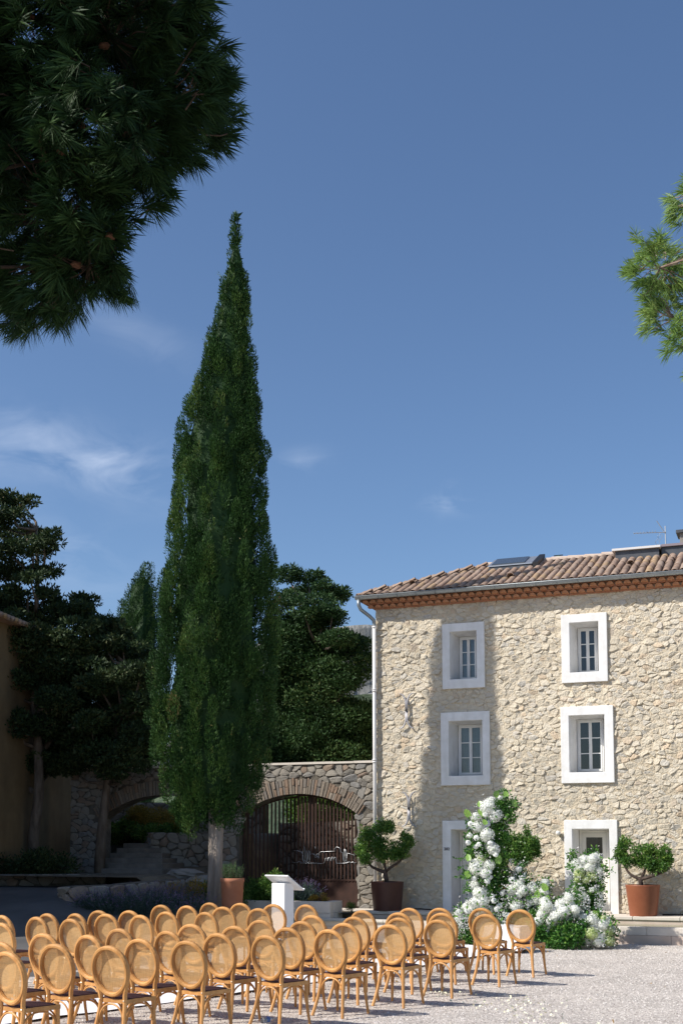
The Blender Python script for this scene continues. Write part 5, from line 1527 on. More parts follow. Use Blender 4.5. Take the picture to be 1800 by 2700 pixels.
def make_chair():
    root = empty('cane_back_chair')
    tilt = R(9)
    SH, SD = .455, .21           # seat height, half depth (rear at y=-.2)
    by = -.185; bz = .46

    def back(x, z, y=0.0):       # point on the reclined back plane
        h = z - bz
        return (x, by - h * math.sin(tilt) + y * math.cos(tilt), bz + h * math.cos(tilt) + y * math.sin(tilt))
    cz, rx, rz_ = .725, .205, .222
    ring = [back(rx * math.sin(a) * (1 + .05 * math.cos(a)), cz + rz_ * math.cos(a)) for a in [2 * math.pi * k / 36 for k in range(36)]]
    o = MB().tube(ring, .029, 8, closed=True, sx=.76, up=(0, 1, .15), square=True).build('back_frame', m_oak, root, smooth=False, bevel=0)
    o.data.polygons.foreach_set('use_smooth', [False] * len(o.data.polygons))
    # cane panel, gently bowed
    V = [back(0, cz, .028)]; F = []
    for j, f in enumerate((.5, 1.0)):
        for k in range(28):
            a = 2 * math.pi * k / 28
            V.append(back((rx - .008) * f * math.sin(a) * (1 + .05 * math.cos(a)), cz + (rz_ - .008) * f * math.cos(a), .0255 if j else .028))
    for k in range(28):
        k2 = (k + 1) % 28; F += [(0, 1 + k, 1 + k2), (1 + k, 29 + k, 29 + k2, 1 + k2)]
    MB().add(V, F).build('cane_panel', m_cane, root, smooth=True)
    for s in (-1, 1):
        pts = spline([back(s * .183, .80), back(s * .197, .72), back(s * .196, .655), back(s * .172, .575), back(s * .150, .50), (s * .148, by, .44), (s * .155, by - .015, .33), (s * .172, by - .05, .18), (s * .205, by - .105, .0)], 3)
        n = len(pts); rad = [.004 + .016 * min(1, i / 5) if i < 5 else .0205 - .0045 * max(0, (i - 15)) / (n - 15) for i in range(n)]
        MB().tube(pts, rad, 8, sx=1.05, up=(0, 1, 0), square=True).build('leg', m_oak, root)
        fp = spline([(s * .190, .175, .445), (s * .192, .178, .33), (s * .196, .190, .18), (s * .212, .215, .0)], 4)
        n = len(fp)
        MB().tube(fp, [.021 - .007 * i / (n - 1) for i in range(n)], 8, up=(0, 1, 0), square=True).build('leg', m_oak, root)
        MB().lathe([(.0065, 0), (.0065, .004), (.003, .006)], (0, 0, 0), 8).build('screw', m_screw, root).matrix_local = Matrix.Translation((s * .148, by - .022, .452)) @ Matrix.Rotation(R(90), 4, 'X')
    # seat frame: rounded trapezoid
    def seat_outline(off):
        pts = []
        w0, w1, yb_, yf = .165 + off, .218 + off, by - off * .2, .205 + off
        c = [(w0, yb_), (w1, yf - .06), (w1 - .05, yf), (0, yf + .012), (-w1 + .05, yf), (-w1, yf - .06), (-w0, yb_)]
        return [(x, y) for x, y in c]
    def slab(off, z0, z1, dome=0.0, m=None, nm='seat'):
        o2 = [(p.x, p.y) for p in spline([(x, y, 0) for x, y in seat_outline(off)], 4)]; n = len(o2)
        V = [(x, y, z0) for x, y in o2] + [(x, y, z1) for x, y in o2]; F = [(i, (i + 1) % n, n + (i + 1) % n, n + i) for i in range(n)] + [tuple(range(n))[::-1]]
        if dome:
            V += [(x * .7, .01 + (y - .01) * .7, z1 + dome * .7) for x, y in o2] + [(0, .01, z1 + dome)]
            F += [(n + i, n + (i + 1) % n, 2 * n + (i + 1) % n, 2 * n + i) for i in range(n)] + [(2 * n + i, 2 * n + (i + 1) % n, 3 * n) for i in range(n)]
        else: F.append(tuple(n + i for i in range(n)))
        return MB().add(V, F).build(nm, m, root)
    slab(0, .425, .462, 0, m_oak, 'seat_frame')
    slab(-.030, .4625, .470, .014, m_seat, 'seat_pad')
    # bentwood arches between the legs
    def arch(a, b, top, nm='brace'):
        a, b = Vector(a), Vector(b); pts = []
        for k in range(15):
            t = math.pi * k / 14
            p = (a + b) / 2 + (a - b) / 2 * math.cos(t); pts.append((p.x, p.y, a.z + (top - a.z) * math.sin(t) ** .8 + (b.z - a.z) * k / 14))
        MB().tube(pts, .0095, 6).build(nm, m_oak, root, smooth=True)
    for s in (-1, 1): arch((s * .160, by - .03, .235), (s * .188, .168, .235), .418)
    arch((-.145, by - .02, .235), (.145, by - .02, .235), .418)
    arch((-.178, .185, .235), (.178, .185, .235), .418)
    return root


CH = [  # x, y of the back's top at z = .95, label
 (-9.93, 13.15), (-9.30, 13.04), (-9.00, 11.91), (-9.61, 13.72), (-9.25, 13.86), (-8.66, 12.87), (-8.81, 13.93), (-9.35, 14.59),
 (-8.94, 14.74), (-8.24, 13.87), (-9.29, 16.26), (-8.31, 14.69), (-8.81, 16.21), (-7.75, 14.80), (-8.91, 17.16), (-8.14, 16.11),
 (-8.39, 17.22), (-7.46, 15.93), (-7.75, 17.09), (-7.22, 17.16),
 (-6.58, 8.80), (-7.26, 9.61), (-6.64, 9.62), (-6.05, 9.62), (-7.53, 10.69), (-6.97, 10.68), (-6.21, 10.45), (-5.65, 10.41),
 (-7.16, 11.60), (-6.48, 11.49), (-5.81, 11.39), (-5.22, 11.34), (-6.76, 12.55), (-6.13, 12.44), (-5.46, 12.43), (-4.91, 12.33),
 (-6.31, 13.53), (-5.74, 13.51), (-5.13, 13.38), (-4.54, 13.32), (-6.09, 14.69), (-5.45, 14.58), (-4.83, 14.57), (-4.25, 14.38),
 (-5.86, 16.01), (-5.20, 15.67), (-4.61, 15.79), (-3.98, 15.75), (-5.41, 16.81), (-4.99, 16.97), (-4.41, 17.19), (-3.79, 17.00)]
rows_words = ['front', 'second', 'third', 'fourth', 'fifth', 'sixth', 'seventh', 'eighth', 'ninth']
LBL = {}
right = [c for c in CH if CH.index(c) >= 20]; left = [c for c in CH if CH.index(c) < 20]
rowsR = [[(-5.41, 16.81), (-4.99, 16.97), (-4.41, 17.19), (-3.79, 17.00)], [(-5.86, 16.01), (-5.20, 15.67), (-4.61, 15.79), (-3.98, 15.75)],
         [(-6.09, 14.69), (-5.45, 14.58), (-4.83, 14.57), (-4.25, 14.38)], [(-6.31, 13.53), (-5.74, 13.51), (-5.13, 13.38), (-4.54, 13.32)],
         [(-6.76, 12.55), (-6.13, 12.44), (-5.46, 12.43), (-4.91, 12.33)], [(-7.16, 11.60), (-6.48, 11.49), (-5.81, 11.39), (-5.22, 11.34)],
         [(-7.53, 10.69), (-6.97, 10.68), (-6.21, 10.45), (-5.65, 10.41)], [(-7.26, 9.61), (-6.64, 9.62), (-6.05, 9.62)], [(-6.58, 8.80)]]
rowsL = [[(-8.91, 17.16), (-8.39, 17.22), (-7.75, 17.09), (-7.22, 17.16)], [(-9.29, 16.26), (-8.81, 16.21), (-8.14, 16.11), (-7.46, 15.93)],
         [(-9.35, 14.59), (-8.94, 14.74), (-8.31, 14.69), (-7.75, 14.80)], [(-9.61, 13.72), (-9.25, 13.86), (-8.81, 13.93), (-8.24, 13.87)],
         [(-9.93, 13.15), (-9.30, 13.04), (-8.66, 12.87)], [(-9.00, 11.91)]]
from_out = {4: ['aisle end', 'second from the aisle', 'third from the aisle', 'outer end']}
for side, rr in (('right', rowsR), ('left', rowsL)):
    for i, row in enumerate(rr):
        rs = sorted(row, key=lambda c: c[0], reverse=(side == 'left'))     # from the aisle outwards
        for k, c in enumerate(rs):
            seat_w = ['aisle seat', 'second seat from the aisle', 'third seat from the aisle', 'outermost seat'][k if (len(rs) == 4 or side == 'left') else k + (4 - len(rs))]
            blk = 'block by the stone house' if side == 'right' else 'block by the dark driveway'
            LBL[c] = f'oval cane back chair, {rows_words[i]} row, {seat_w}, {blk}'
proto = make_chair()
kids = list(proto.children)
rgc = random.Random(4)
for i, c in enumerate(CH):
    if i == 0: o, = [proto]
    else:
        o = proto.copy(); COL.objects.link(o)
        for ch_ in kids:
            d_ = ch_.copy(); COL.objects.link(d_); d_.parent = o
    rz = R(-12 + rgc.uniform(-4, 4) + (3 if c[1] > 15 else 0))
    # top of the back is .255 m behind the origin
    o.rotation_euler = (0, 0, rz)
    o.location = (c[0] - .262 * math.sin(rz), c[1] + .262 * math.cos(rz), 0.0)
    tag(o, LBL[c], 'chair', 'oval back ceremony chairs in rows')

# white aisle runner
V = []; F = []
path = [(-8.95, 9.0), (-8.35, 11.0), (-7.78, 12.6), (-7.25, 14.1), (-6.85, 15.4), (-6.35, 17.1), (-5.8, 19.2), (-5.35, 21.6)]
pp_ = spline([(x, y, 0) for x, y in path], 6); n = len(pp_)
for i, p in enumerate(pp_):
    for k in range(9):
        f = k / 8 - .5
        V.append((p.x + f * 1.15 * .95, p.y + f * 1.15 * -.28, .012 + .006 * math.sin(i * 1.7 + k) + .004 * math.sin(k * 2.1 + i * .6)))
for i in range(n - 1):
    for k in range(8): F.append((i * 9 + k, i * 9 + k + 1, (i + 1) * 9 + k + 1, (i + 1) * 9 + k))
tag(MB().add(V, F).build('aisle_runner', m_cloth, smooth=True), 'white fabric aisle runner lying on the gravel between the chair blocks', 'carpet')

# draped bench in front of the flowers
bn = empty('draped_bench', (-4.92, 21.0, 0), R(-14)); tag(bn, 'low bench covered by a white cloth in front of the flower arrangement', 'bench')
V = []; F = []
nu, nv = 40, 22
for j in range(nv + 1):
    for i in range(nu + 1):
        u = (i / nu - .5) * 1.48; v = (j / nv - .5) * 1.25
        hx, hy = .34, .20
        ex_, ey = max(0, abs(u) - hx), max(0, abs(v) - hy)
        drop = min(.43, max(ex_, ey) * 1.0)
        x = math.copysign(min(abs(u), hx) + (min(.10, ex_ * .2) + .018 * math.sin(v * 26) * min(1, ex_ * 5)), u)
        y = math.copysign(min(abs(v), hy) + (min(.10, ey * .2) + .022 * math.sin(u * 30) * min(1, ey * 5)), v)
        V.append((x, y, .452 - drop + .004 * math.sin(u * 22 + v * 9)))
for j in range(nv):
    for i in range(nu): F.append((j * (nu + 1) + i, j * (nu + 1) + i + 1, (j + 1) * (nu + 1) + i + 1, (j + 1) * (nu + 1) + i))
MB().add(V, F).build('cloth', m_cloth, bn, smooth=True)
MB().box(-.33, .33, -.19, .19, .38, .44).build('seat', m_oak, bn)
for (sx, sy) in ((-1, -1), (1, -1), (-1, 1), (1, 1)): MB().box(sx * .28 - .02, sx * .28 + .02, sy * .15 - .02, sy * .15 + .02, 0, .38).build('leg', m_oak, bn)

# lectern
lc = empty('lectern', (-8.70, 19.6, 0), R(-16)); tag(lc, 'white lectern with sloping top standing behind the first chair rows', 'lectern')
MB().box(-.15, .15, -.13, .13, .02, 1.20).build('column', m_lect, lc, bevel=.004)
MB().box(-.24, .24, -.20, .20, 0, .02).build('base', m_lect, lc, bevel=.004)
tp = MB(); Mt = Matrix.Translation((0, .06, 1.20)) @ Matrix.Rotation(R(-30), 4, 'X')
tp.box(-.27, .27, -.28, .26, -.008, .014, Mt)
tp.build('reading_top', m_lect, lc, bevel=.003)
MB().box(-.27, .27, .245, .262, .0145, .035, Mt).build('book_ledge', m_lect, lc)

# water bottle
wb_ = empty('water_bottle', (-5.36, 11.72, .033), R(75)); tag(wb_, 'clear plastic water bottle lying on the gravel by a chair leg', 'bottle')
m_pet = mat('clear_plastic', (.75, .82, .88), .08, spec=.6)
_n = m_pet.node_tree; _n.nodes['Principled BSDF'].inputs['Transmission Weight'].default_value = .85
prof_b = [(.0, -.11), (.030, -.108), (.033, -.10), (.033, -.02), (.031, .0), (.033, .02), (.032, .05), (.022, .078), (.012, .09), (.012, .10)]
MB().lathe(prof_b, n=16, cap=False).build('body', m_pet, wb_, smooth=True).rotation_euler = (0, R(90), 0)
MB().lathe([(.0335, -.055), (.0335, -.005)], n=16, cap=False).build('paper_band', mat('blue_band', (.08, .16, .42), .5), wb_).rotation_euler = (0, R(90), 0)
MB().lathe([(.014, .096), (.014, .112)], n=12).build('cap', m_wood_white, wb_).rotation_euler = (0, R(90), 0)

# ---------------------------------------------------------------- pots with small trees


def pot_tree(label, c, r_top, r_bot, h, m, blobs, branches, group, leaf=m_olive, per=900, Lf=.055, Wf=.026, seed=1, plabel='flower pot'):
    """pot is a thing; the tree planted in it is another"""
    pot = empty('plant_pot', c)
    tag(pot, label[0], 'pot')
    MB().lathe([(r_bot, 0), (r_top - .004, h - .02), (r_top, h), (r_top - .02, h), (r_top - .03, h - .06)], n=36, cap=False).build('body', m, pot, smooth=True, bevel=0)
    MB().lathe([(.001, h - .07), (r_top - .028, h - .065)], n=24, cap=False).build('soil', m_soil, pot)
    tr = empty('potted_tree', (c[0], c[1], c[2] + h - .07)); tag(tr, label[1], 'tree')
    tb = MB()
    for pts, rad in branches: tb.tube(spline(pts, 4), list(np.linspace(rad[0], rad[1], len(spline(pts, 4)))), 8)
    P_(tb.build('trunk', mat('dark_bark', (.05, .035, .028), .95, (.11, .08, .065), 16, .8, 30, .01), smooth=True), tr)
    small = []
    rg = np.random.RandomState(seed)
    for (x, y, z, rx, rz) in blobs:
        for q in range(9):
            s = rg.uniform(.40, .70) * min(rx, rz) + .025
            small.append((x + rg.uniform(-.75, .75) * rx, y + rg.uniform(-.9, .9) * rx * .9, z + rg.uniform(-.75, .75) * rz, s * 1.1, s * 1.1, s))
    P, Nn, I = blob_points(small, per, .7)
    D = unit(Nn * .7 + rg.normal(size=P.shape) * .6 + [0, 0, .25]); TT = np.clip(.35 * rg.rand(len(small))[I] + .65 * rg.rand(len(P)), 0, 1)
    for q in range(85):         # loose shoots
        b = blobs[rg.randint(len(blobs))]; d0 = unit(rg.normal(size=3) + [0, 0, .9]); p0 = np.array(b[:3]) + d0 * (b[3], b[3], b[4]) * .95; ln = rg.uniform(.06, .16); nn = 12
        f = rg.rand(nn, 1); P = np.concatenate([P, p0 + d0 * f * ln]); D = np.concatenate([D, unit(d0 * .7 + rg.normal(size=(nn, 3)) * .6)]); TT = np.concatenate([TT, .5 + .5 * rg.rand(nn)])
    n = len(P)
    P_(quads_mesh('crown', sprays(P, D, rg.uniform(.6, 1.2, n) * Lf, Wf), leaf, None, TT), tr)
    tw = MB()
    for (x, y, z, rx, rz) in blobs:
        b = min([p for pts, r in branches for p in pts], key=lambda p: (p[0] - x) ** 2 + (p[1] - y) ** 2 + (p[2] - z) ** 2 + (1 if p[2] > z else 0))
        tw.tube([b, ((b[0] + x) / 2 + .02, (b[1] + y) / 2, (b[2] + z) / 2), (x, y, z)], [.012, .009, .004], 5)
    P_(tw.build('twigs', m_bark, kind='stuff'), tr)
    return pot


pot_tree(('tall dark brown round pot at the house corner', 'small round crowned citrus tree in the dark pot by the downpipe'), (-8.64, 25.25, .42), .372, .315, .64, m_pot_dark, OL_L,
         [([(-8.64, 25.25, 1.0), (-8.65, 25.2, 1.15), (-8.68, 25.2, 1.30)], (.055, .05)), ([(-8.68, 25.2, 1.27), (-8.85, 25.2, 1.33), (-9.02, 25.2, 1.42), (-9.1, 25.2, 1.62), (-9.05, 25.2, 1.95)], (.042, .015)),
          ([(-8.67, 25.2, 1.28), (-8.51, 25.15, 1.39), (-8.31, 25.2, 1.53), (-8.2, 25.2, 1.75)], (.04, .014)), ([(-8.67, 25.22, 1.28), (-8.73, 25.3, 1.55), (-8.8, 25.25, 1.9)], (.035, .012))], None, seed=3)
pot_tree(('large rust red conical pot right of the open glazed door', 'open branched citrus tree in the rust red pot'), (-3.035, 25.25, .42), .355, .275, .64, m_pot, OL_R,
         [([(-3.05, 25.25, 1.0), (-3.07, 25.2, 1.12), (-3.07, 25.2, 1.2)], (.05, .045)), ([(-3.07, 25.2, 1.18), (-3.22, 25.2, 1.24), (-3.32, 25.2, 1.33), (-3.40, 25.2, 1.5), (-3.40, 25.2, 1.8)], (.036, .014)),
          ([(-3.07, 25.2, 1.18), (-3.0, 25.22, 1.3), (-2.95, 25.22, 1.42), (-2.78, 25.25, 1.55), (-2.74, 25.25, 1.75)], (.032, .012)), ([(-3.06, 25.2, 1.17), (-2.9, 25.15, 1.22), (-2.72, 25.15, 1.28), (-2.52, 25.15, 1.38), (-2.5, 25.1, 1.55)], (.036, .014))], None, seed=4)
pot_tree(('rust red pot half hidden behind the flower column', 'bushy leafy citrus tree between the two doors behind the flowers'), (-5.72, 24.9, .42) if False else (-5.75, 25.28, .42), .33, .27, .60, m_pot, OL_M,
         [([(-5.75, 25.28, .95), (-5.74, 25.2, 1.1), (-5.72, 25.1, 1.25)], (.045, .04)), ([(-5.72, 25.1, 1.25), (-5.55, 25.0, 1.4), (-5.42, 24.9, 1.6), (-5.4, 24.9, 1.9)], (.034, .012)), ([(-5.72, 25.1, 1.25), (-5.85, 25.0, 1.45), (-5.92, 24.95, 1.75)], (.034, .012))], None, seed=5)
# black watering tray lying by the right pot
tag(MB().tube([(-2.66, 25.35, .445), (-2.35, 25.45, .45), (-2.0, 25.5, .445), (-1.75, 25.42, .44)], .016, 8).build('garden_hose', m_black, smooth=True), 'black hose end lying on the terrace beside the rust red pot', 'hose')
tag(MB().tube([(-8.2, 25.45, .445), (-7.95, 25.5, .455), (-7.72, 25.42, .445), (-7.6, 25.5, .44)], .014, 8).build('garden_hose', m_black, smooth=True), 'black hose end lying right of the dark brown pot', 'hose')

# terracotta pot with rosemary
tp_ = empty('plant_pot', (-10.80, 21.8, .06)); tag(tp_, 'tall tapered terracotta pot in front of the cypress trunk', 'pot')
MB().lathe([(.165, 0), (.185, .1), (.232, 1.06), (.245, 1.08), (.247, 1.15), (.225, 1.15), (.21, 1.08)], n=32, cap=False).build('body', m_terra, tp_, smooth=True)
MB().lathe([(.001, 1.07), (.215, 1.08)], n=20, cap=False).build('soil', m_soil, tp_)
MB().cbox((0, 0, -.03), (.5, .5, .06)).build('plinth_stone', m_lime, tp_)
rm = empty('rosemary_bush', (-10.80, 21.8, 1.13)); tag(rm, 'upright green rosemary growing in the tall terracotta pot', 'plant')
Ps, Ds, Ls = [], [], []
tw = MB()
for k in range(85):
    a = rng.uniform(0, 6.28); r0 = .17 * math.sqrt(rng.random()); ht = rng.uniform(.22, .44) * (1 - .5 * (r0 / .17) ** 2 * rng.random())
    b = np.array([-10.80 + r0 * math.cos(a), 21.8 + r0 * math.sin(a), 1.13]); o_ = np.array([math.cos(a) * .22 * r0 / .17, math.sin(a) * .22 * r0 / .17, 1.0]) + rng.normal(size=3) * .06
    o_ /= np.linalg.norm(o_); n = 75; f = rng.random(n)
    Ps.append(b + o_ * f[:, None] * ht); Ds.append(unit(o_ * .8 + rng.normal(size=(n, 3)) * .6))
    tw.tube([tuple(b - [0, 0, .04]), tuple(b + o_ * ht * .9)], [.004, .002], 3)
P = np.concatenate(Ps); D = np.concatenate(Ds); n = len(P)
P_(quads_mesh('foliage', sprays(P, D, rng.uniform(.02, .04, n), .007), m_rosem, None, rng.random(n)), rm); P_(tw.build('stems', m_bark), rm)

# ---------------------------------------------------------------- shrubs and garden plants


def shrub(name, label, c, r, h, m, n_balls, per, Lf, Wf, seed, up=.3, cat='shrub', stems=True):
    rg = np.random.RandomState(seed)
    root = empty(name, c); tag(root, label, cat)
    bl = []
    for k in range(n_balls):
        a = rg.uniform(0, 6.28); q = r * math.sqrt(rg.rand()); z = c[2] + h * rg.uniform(.2, .92) * (1 - .35 * q / r)
        s = rg.uniform(.12, .22) * min(1.2, r + .2) / .6
        bl.append((c[0] + q * math.cos(a), c[1] + q * math.sin(a), z, s, s, s * .9))
    P, Nn, I = blob_points(bl, per, .8); n = len(P)
    D = unit(Nn * .6 + rg.normal(size=P.shape) * .5 + [0, 0, up])
    P_(quads_mesh('foliage', sprays(P, D, rg.uniform(.6, 1.2, n) * Lf, Wf), m, None, np.clip(.4 * rg.rand(n_balls)[I] + .6 * rg.rand(n), 0, 1)), root)
    if stems:
        tb = MB()
        for b in bl[::2]: tb.tube([(c[0] + (b[0] - c[0]) * .2, c[1] + (b[1] - c[1]) * .2, c[2] - .05), ((c[0] + b[0]) / 2, (c[1] + b[1]) / 2, (c[2] + b[2]) / 2), b[:3]], [.011, .008, .003], 4)
        P_(tb.build('stems', m_bark), root)
    return root


shrub('bright_shrub', 'bright leafy green shrub between the terracotta pot and the lectern', (-10.95, 24.15, .45), .42, .95, m_shrub, 26, 700, .06, .034, 80)
shrub('bright_shrub', 'yellowish green shrub left of the terracotta pot under the cypress', (-11.9, 23.3, .4), .50, .85, m_shrub, 28, 560, .055, .026, 81)
shrub('feathery_shrub', 'dry tipped feathery shrub at the foot of the cypress trunk', (-12.25, 22.7, .4), .42, .85, m_yshrub, 16, 330, .08, .014, 82, up=.8)
shrub('dark_creeper', 'dark creeper scrambling below the open gate leaf', (-11.7, 25.2, .45), .55, .75, m_shrub, 22, 300, .07, .03, 83)


def lavender(label, c, r, h, seed, n=170, spikes=True):
    rg = np.random.RandomState(seed)
    root = empty('lavender_bush', c); tag(root, label, 'plant')
    Ps, Ds, T = [], [], []; tw = MB()
    for k in range(n):
        a = rg.uniform(0, 6.28); q = math.sqrt(rg.rand())
        d = np.array([math.cos(a) * q * .9, math.sin(a) * q * .9, 1.0 - .45 * q]); d += rg.normal(size=3) * .08; d /= np.linalg.norm(d)
        ln = h * rg.uniform(.75, 1.15); b = np.array(c) + np.array([math.cos(a), math.sin(a), 0]) * r * q * .55
        m_ = 34; f = rg.rand(m_) * .85
        Ps.append(b + d * f[:, None] * ln); Ds.append(unit(d * .9 + rg.normal(size=(m_, 3)) * .45)); T.append(.88 * rg.rand(m_))
        if spikes:
            m2 = 4; f = .9 + .14 * rg.rand(m2); Ps.append(b + d * f[:, None] * ln); Ds.append(unit(d + rg.normal(size=(m2, 3)) * .5)); T.append(np.full(m2, .99))
        if k % 3 == 0: tw.tube([tuple(b), tuple(b + d * ln)], [.004, .0015], 3)
    P, D, T = map(np.concatenate, (Ps, Ds, T)); m_ = len(P)
    P_(quads_mesh('foliage', sprays(P, D, rg.uniform(.025, .055, m_), .010), m_lav, None, T), root); P_(tw.build('stems', m_lav), root)


for k, (x, y, z, r, h, lb) in enumerate([(-12.75, 20.6, .48, .5, .55, 'lavender bush nearest the round ended stone wall'), (-12.2, 20.9, .40, .5, .62, 'second lavender bush right of the stone wall end'),
                                         (-11.75, 21.5, .36, .5, .62, 'lavender bush right before the cypress'), (-12.6, 21.5, .46, .55, .62, 'lavender bush behind the front two'),
                                         (-12.3, 22.2, .40, .45, .66, 'tall lavender bush beside the cypress trunk'), (-13.2, 20.55, .55, .35, .42, 'small lavender tuft against the wall end'),
                                         (-10.35, 24.3, .62, .28, .48, 'spiky lavender tuft in the pale block bed'), (-11.3, 20.9, .30, .4, .5, 'low lavender bush left of the terracotta pot')]):
    lavender(lb, (x, y, z), r, h, 90 + k)
for (x, lb) in ((-10.0, 'small flowering stonecrop at the bed edge'), (-9.75, 'smaller stonecrop tuft near the bed corner'), (-9.3, 'weed sprouting between terrace paving and gate')):
    shrub('small_plant', lb, (x, 24.2 if x < -9.5 else 24.75, .60 if x < -9.5 else .42), .07, .2, m_yshrub if x < -9.5 else m_shrub, 6, 1500, .03, .012, int(-x * 10), up=1.0, cat='plant')
# beyond the arches
shrub('yellow_shrub', 'yellow leaved shrub glowing beyond the left arch', (-17.1, 29.2, 2.05), .75, 1.0, m_yshrub, 40, 420, .06, .03, 101)
shrub('russet_shrub', 'thin reddish brown shrub right of the yellow one', (-15.9, 28.6, 2.0), .5, .75, m_yshrub, 14, 200, .07, .012, 102, up=.9)
shrub('leafy_groundcover', 'low bright green ground cover on the bank beyond the left arch', (-17.5, 28.5, 2.0), .7, .45, m_shrub, 26, 420, .08, .05, 103)
shrub('leafy_groundcover', 'second patch of low green ground cover near the arch pier', (-16.2, 28.2, 2.05), .6, .35, m_shrub, 20, 420, .08, .05, 104)
for k, (x, y, z, r, h) in enumerate([(-13.5, 32.8, 2.4, 1.0, 1.5), (-11.5, 33.0, 2.4, 1.0, 1.3), (-9.8, 32.9, 2.4, .9, 1.5), (-12.4, 30.6, .4, .6, .8), (-9.9, 30.2, .4, .5, .9)]):
    shrub('hedge_shrub', ['green shrub over the terrace wall at its left', 'green shrub over the middle of the terrace wall', 'green shrub over the terrace wall near the house', 'low shrub behind the gate at its left', 'low shrub behind the gate near the pier'][k], (x, y, z), r, h, m_shrub, 30, 200, .10, .06, 110 + k)
shrub('olive_bush', 'grey green olive bush behind the wall beside the house corner', (-10.2, 33.5, 2.4), 1.5, 2.6, m_lav, 60, 170, .11, .028, 120)
shrub('undergrowth_bush', 'dark undergrowth in the shade left of the garden steps', (-17.0, 24.2, 1.15), .7, .55, m_cypo, 24, 200, .10, .04, 121)
shrub('undergrowth_bush', 'dark undergrowth around the trunk of the left cypress', (-18.4, 24.2, 1.15), .8, .4, m_cypo, 20, 160, .10, .04, 122)
shrub('undergrowth_bush', 'dark low plants at the far left behind the dry wall', (-20.3, 24.0, 1.15), .9, .6, m_cypo, 24, 160, .10, .04, 123)

# ---------------------------------------------------------------- the flower arrangement
fl = empty('floral_arch', (-4.7, 22.4, 0)); tag(fl, 'broken arch of white flowers, hydrangeas and greenery in front of the house', 'flower arrangement')
rgf = np.random.RandomState(200)


def head_mesh(name, m, n_fl, petal, cup=.2):
    """round flower head of many small florets, unit radius"""
    d = []
    for i in range(n_fl):
        z = 1 - 2 * (i + .5) / n_fl; a = i * 2.39996
        s = math.sqrt(max(0, 1 - z * z)); d.append((s * math.cos(a), s * math.sin(a), z))
    d = unit(np.array(d) + rgf.normal(size=(n_fl, 3)) * .05)
    Q = []; T = []
    for v in d:
        t1 = unit(np.cross(v, rgf.normal(size=3))); t2 = np.cross(v, t1)
        c = v * (.90 + .12 * rgf.rand()); tt = rgf.rand()
        for k in range(4):
            a = k * math.pi / 2; u = t1 * math.cos(a) + t2 * math.sin(a); w = np.cross(v, u)
            L_ = petal * rgf.uniform(.85, 1.15); lift = v * cup * petal * rgf.uniform(.3, 1.4)
            Q.append([c, c + u * L_ * .6 + w * L_ * .45 + lift * .6, c + u * L_ * 1.05 + lift, c + u * L_ * .6 - w * L_ * .45 + lift * .6]); T.append(tt)
    Q = np.array(Q); N_ = len(Q)
    bm = bmesh.new(); bmesh.ops.create_icosphere(bm, subdivisions=1, radius=.86)
    V = [tuple(v.co) for v in bm.verts]; F = [tuple(v.index for v in f.verts) for f in bm.faces]; bm.free()
    off = len(V)
    V += [tuple(p) for q in Q for p in q]; F += [(off + 4 * i, off + 4 * i + 1, off + 4 * i + 2, off + 4 * i + 3) for i in range(N_)]
    me = bpy.data.meshes.new(name); me.from_pydata(V, [], F); add_tint(me, [.1] * (len(F) - N_) + list(T)); me.materials.append(m); return me


def dahlia_mesh(name, m):
    Q = []; T = []
    n = 90
    for i in range(n):
        f = i / n; z = math.cos(f * 2.0); a = i * 2.39996; s = math.sin(f * 2.0)
        v = np.array([s * math.cos(a), s * math.sin(a), z]); t = unit(np.cross([0, 0, 1], v) + 1e-3); up = np.cross(v, t)
        c = v * .78; Q.append([c, c + t * .17 + v * .13 - up * .08, c + v * .24 - up * .16, c - t * .17 + v * .13 - up * .08]); T.append(.6 + .4 * rgf.rand())
    bm = bmesh.new(); bmesh.ops.create_icosphere(bm, subdivisions=1, radius=.84)
    V = [tuple(v.co) for v in bm.verts]; F = [tuple(v.index for v in f.verts) for f in bm.faces]; bm.free(); off = len(V)
    V += [tuple(p) for q in Q for p in q]; F += [(off + 4 * i + k for k in range(4)) for i in range(n)]
    F = [tuple(f) for f in F]
    me = bpy.data.meshes.new(name); me.from_pydata(V, [], F); add_tint(me, [.5] * (len(F) - n) + T); me.materials.append(m); return me


hyd = [head_mesh('hydrangea_head', m_petal, 120, .17) for _ in range(3)]
hydg = [head_mesh('green_hydrangea_head', m_petalg, 110, .18)]
dah = [dahlia_mesh('white_dahlia', m_petal) for _ in range(2)]


def anth_mesh():
    V = []; F = []; n = 18
    V.append((0, .05, 0))
    for k in range(n):
        a = 2 * math.pi * k / n; r = 1 - .35 * math.exp(-((a - math.pi * 1.5) ** 2) * 6) if True else 1
        x = .78 * r * math.cos(a) * (1 - .35 * max(0, math.sin(a)) ** 2); y = .15 + 1.15 * r * math.sin(a)
        V.append((x, y, .22 * (x * x) + .10 * max(0, y)))
    for k in range(n): F.append((0, 1 + k, 1 + (k + 1) % n))
    mb = MB().add(V, F, .3)
    mb.tube([(0, 0, .02), (.03, .35, .22)], [.06, .04], 6, tint=.98)
    me = bpy.data.meshes.new('anthurium_leaf'); me.from_pydata(np.concatenate(mb.v).tolist(), [], mb.f)
    add_tint(me, [.2 + .5 * (i % 2) for i in range(n)] + [1.0] * (len(mb.f) - n)); me.materials.append(m_anth); return me


anth = anth_mesh()
CO = Vector((0, 0, 1.9))


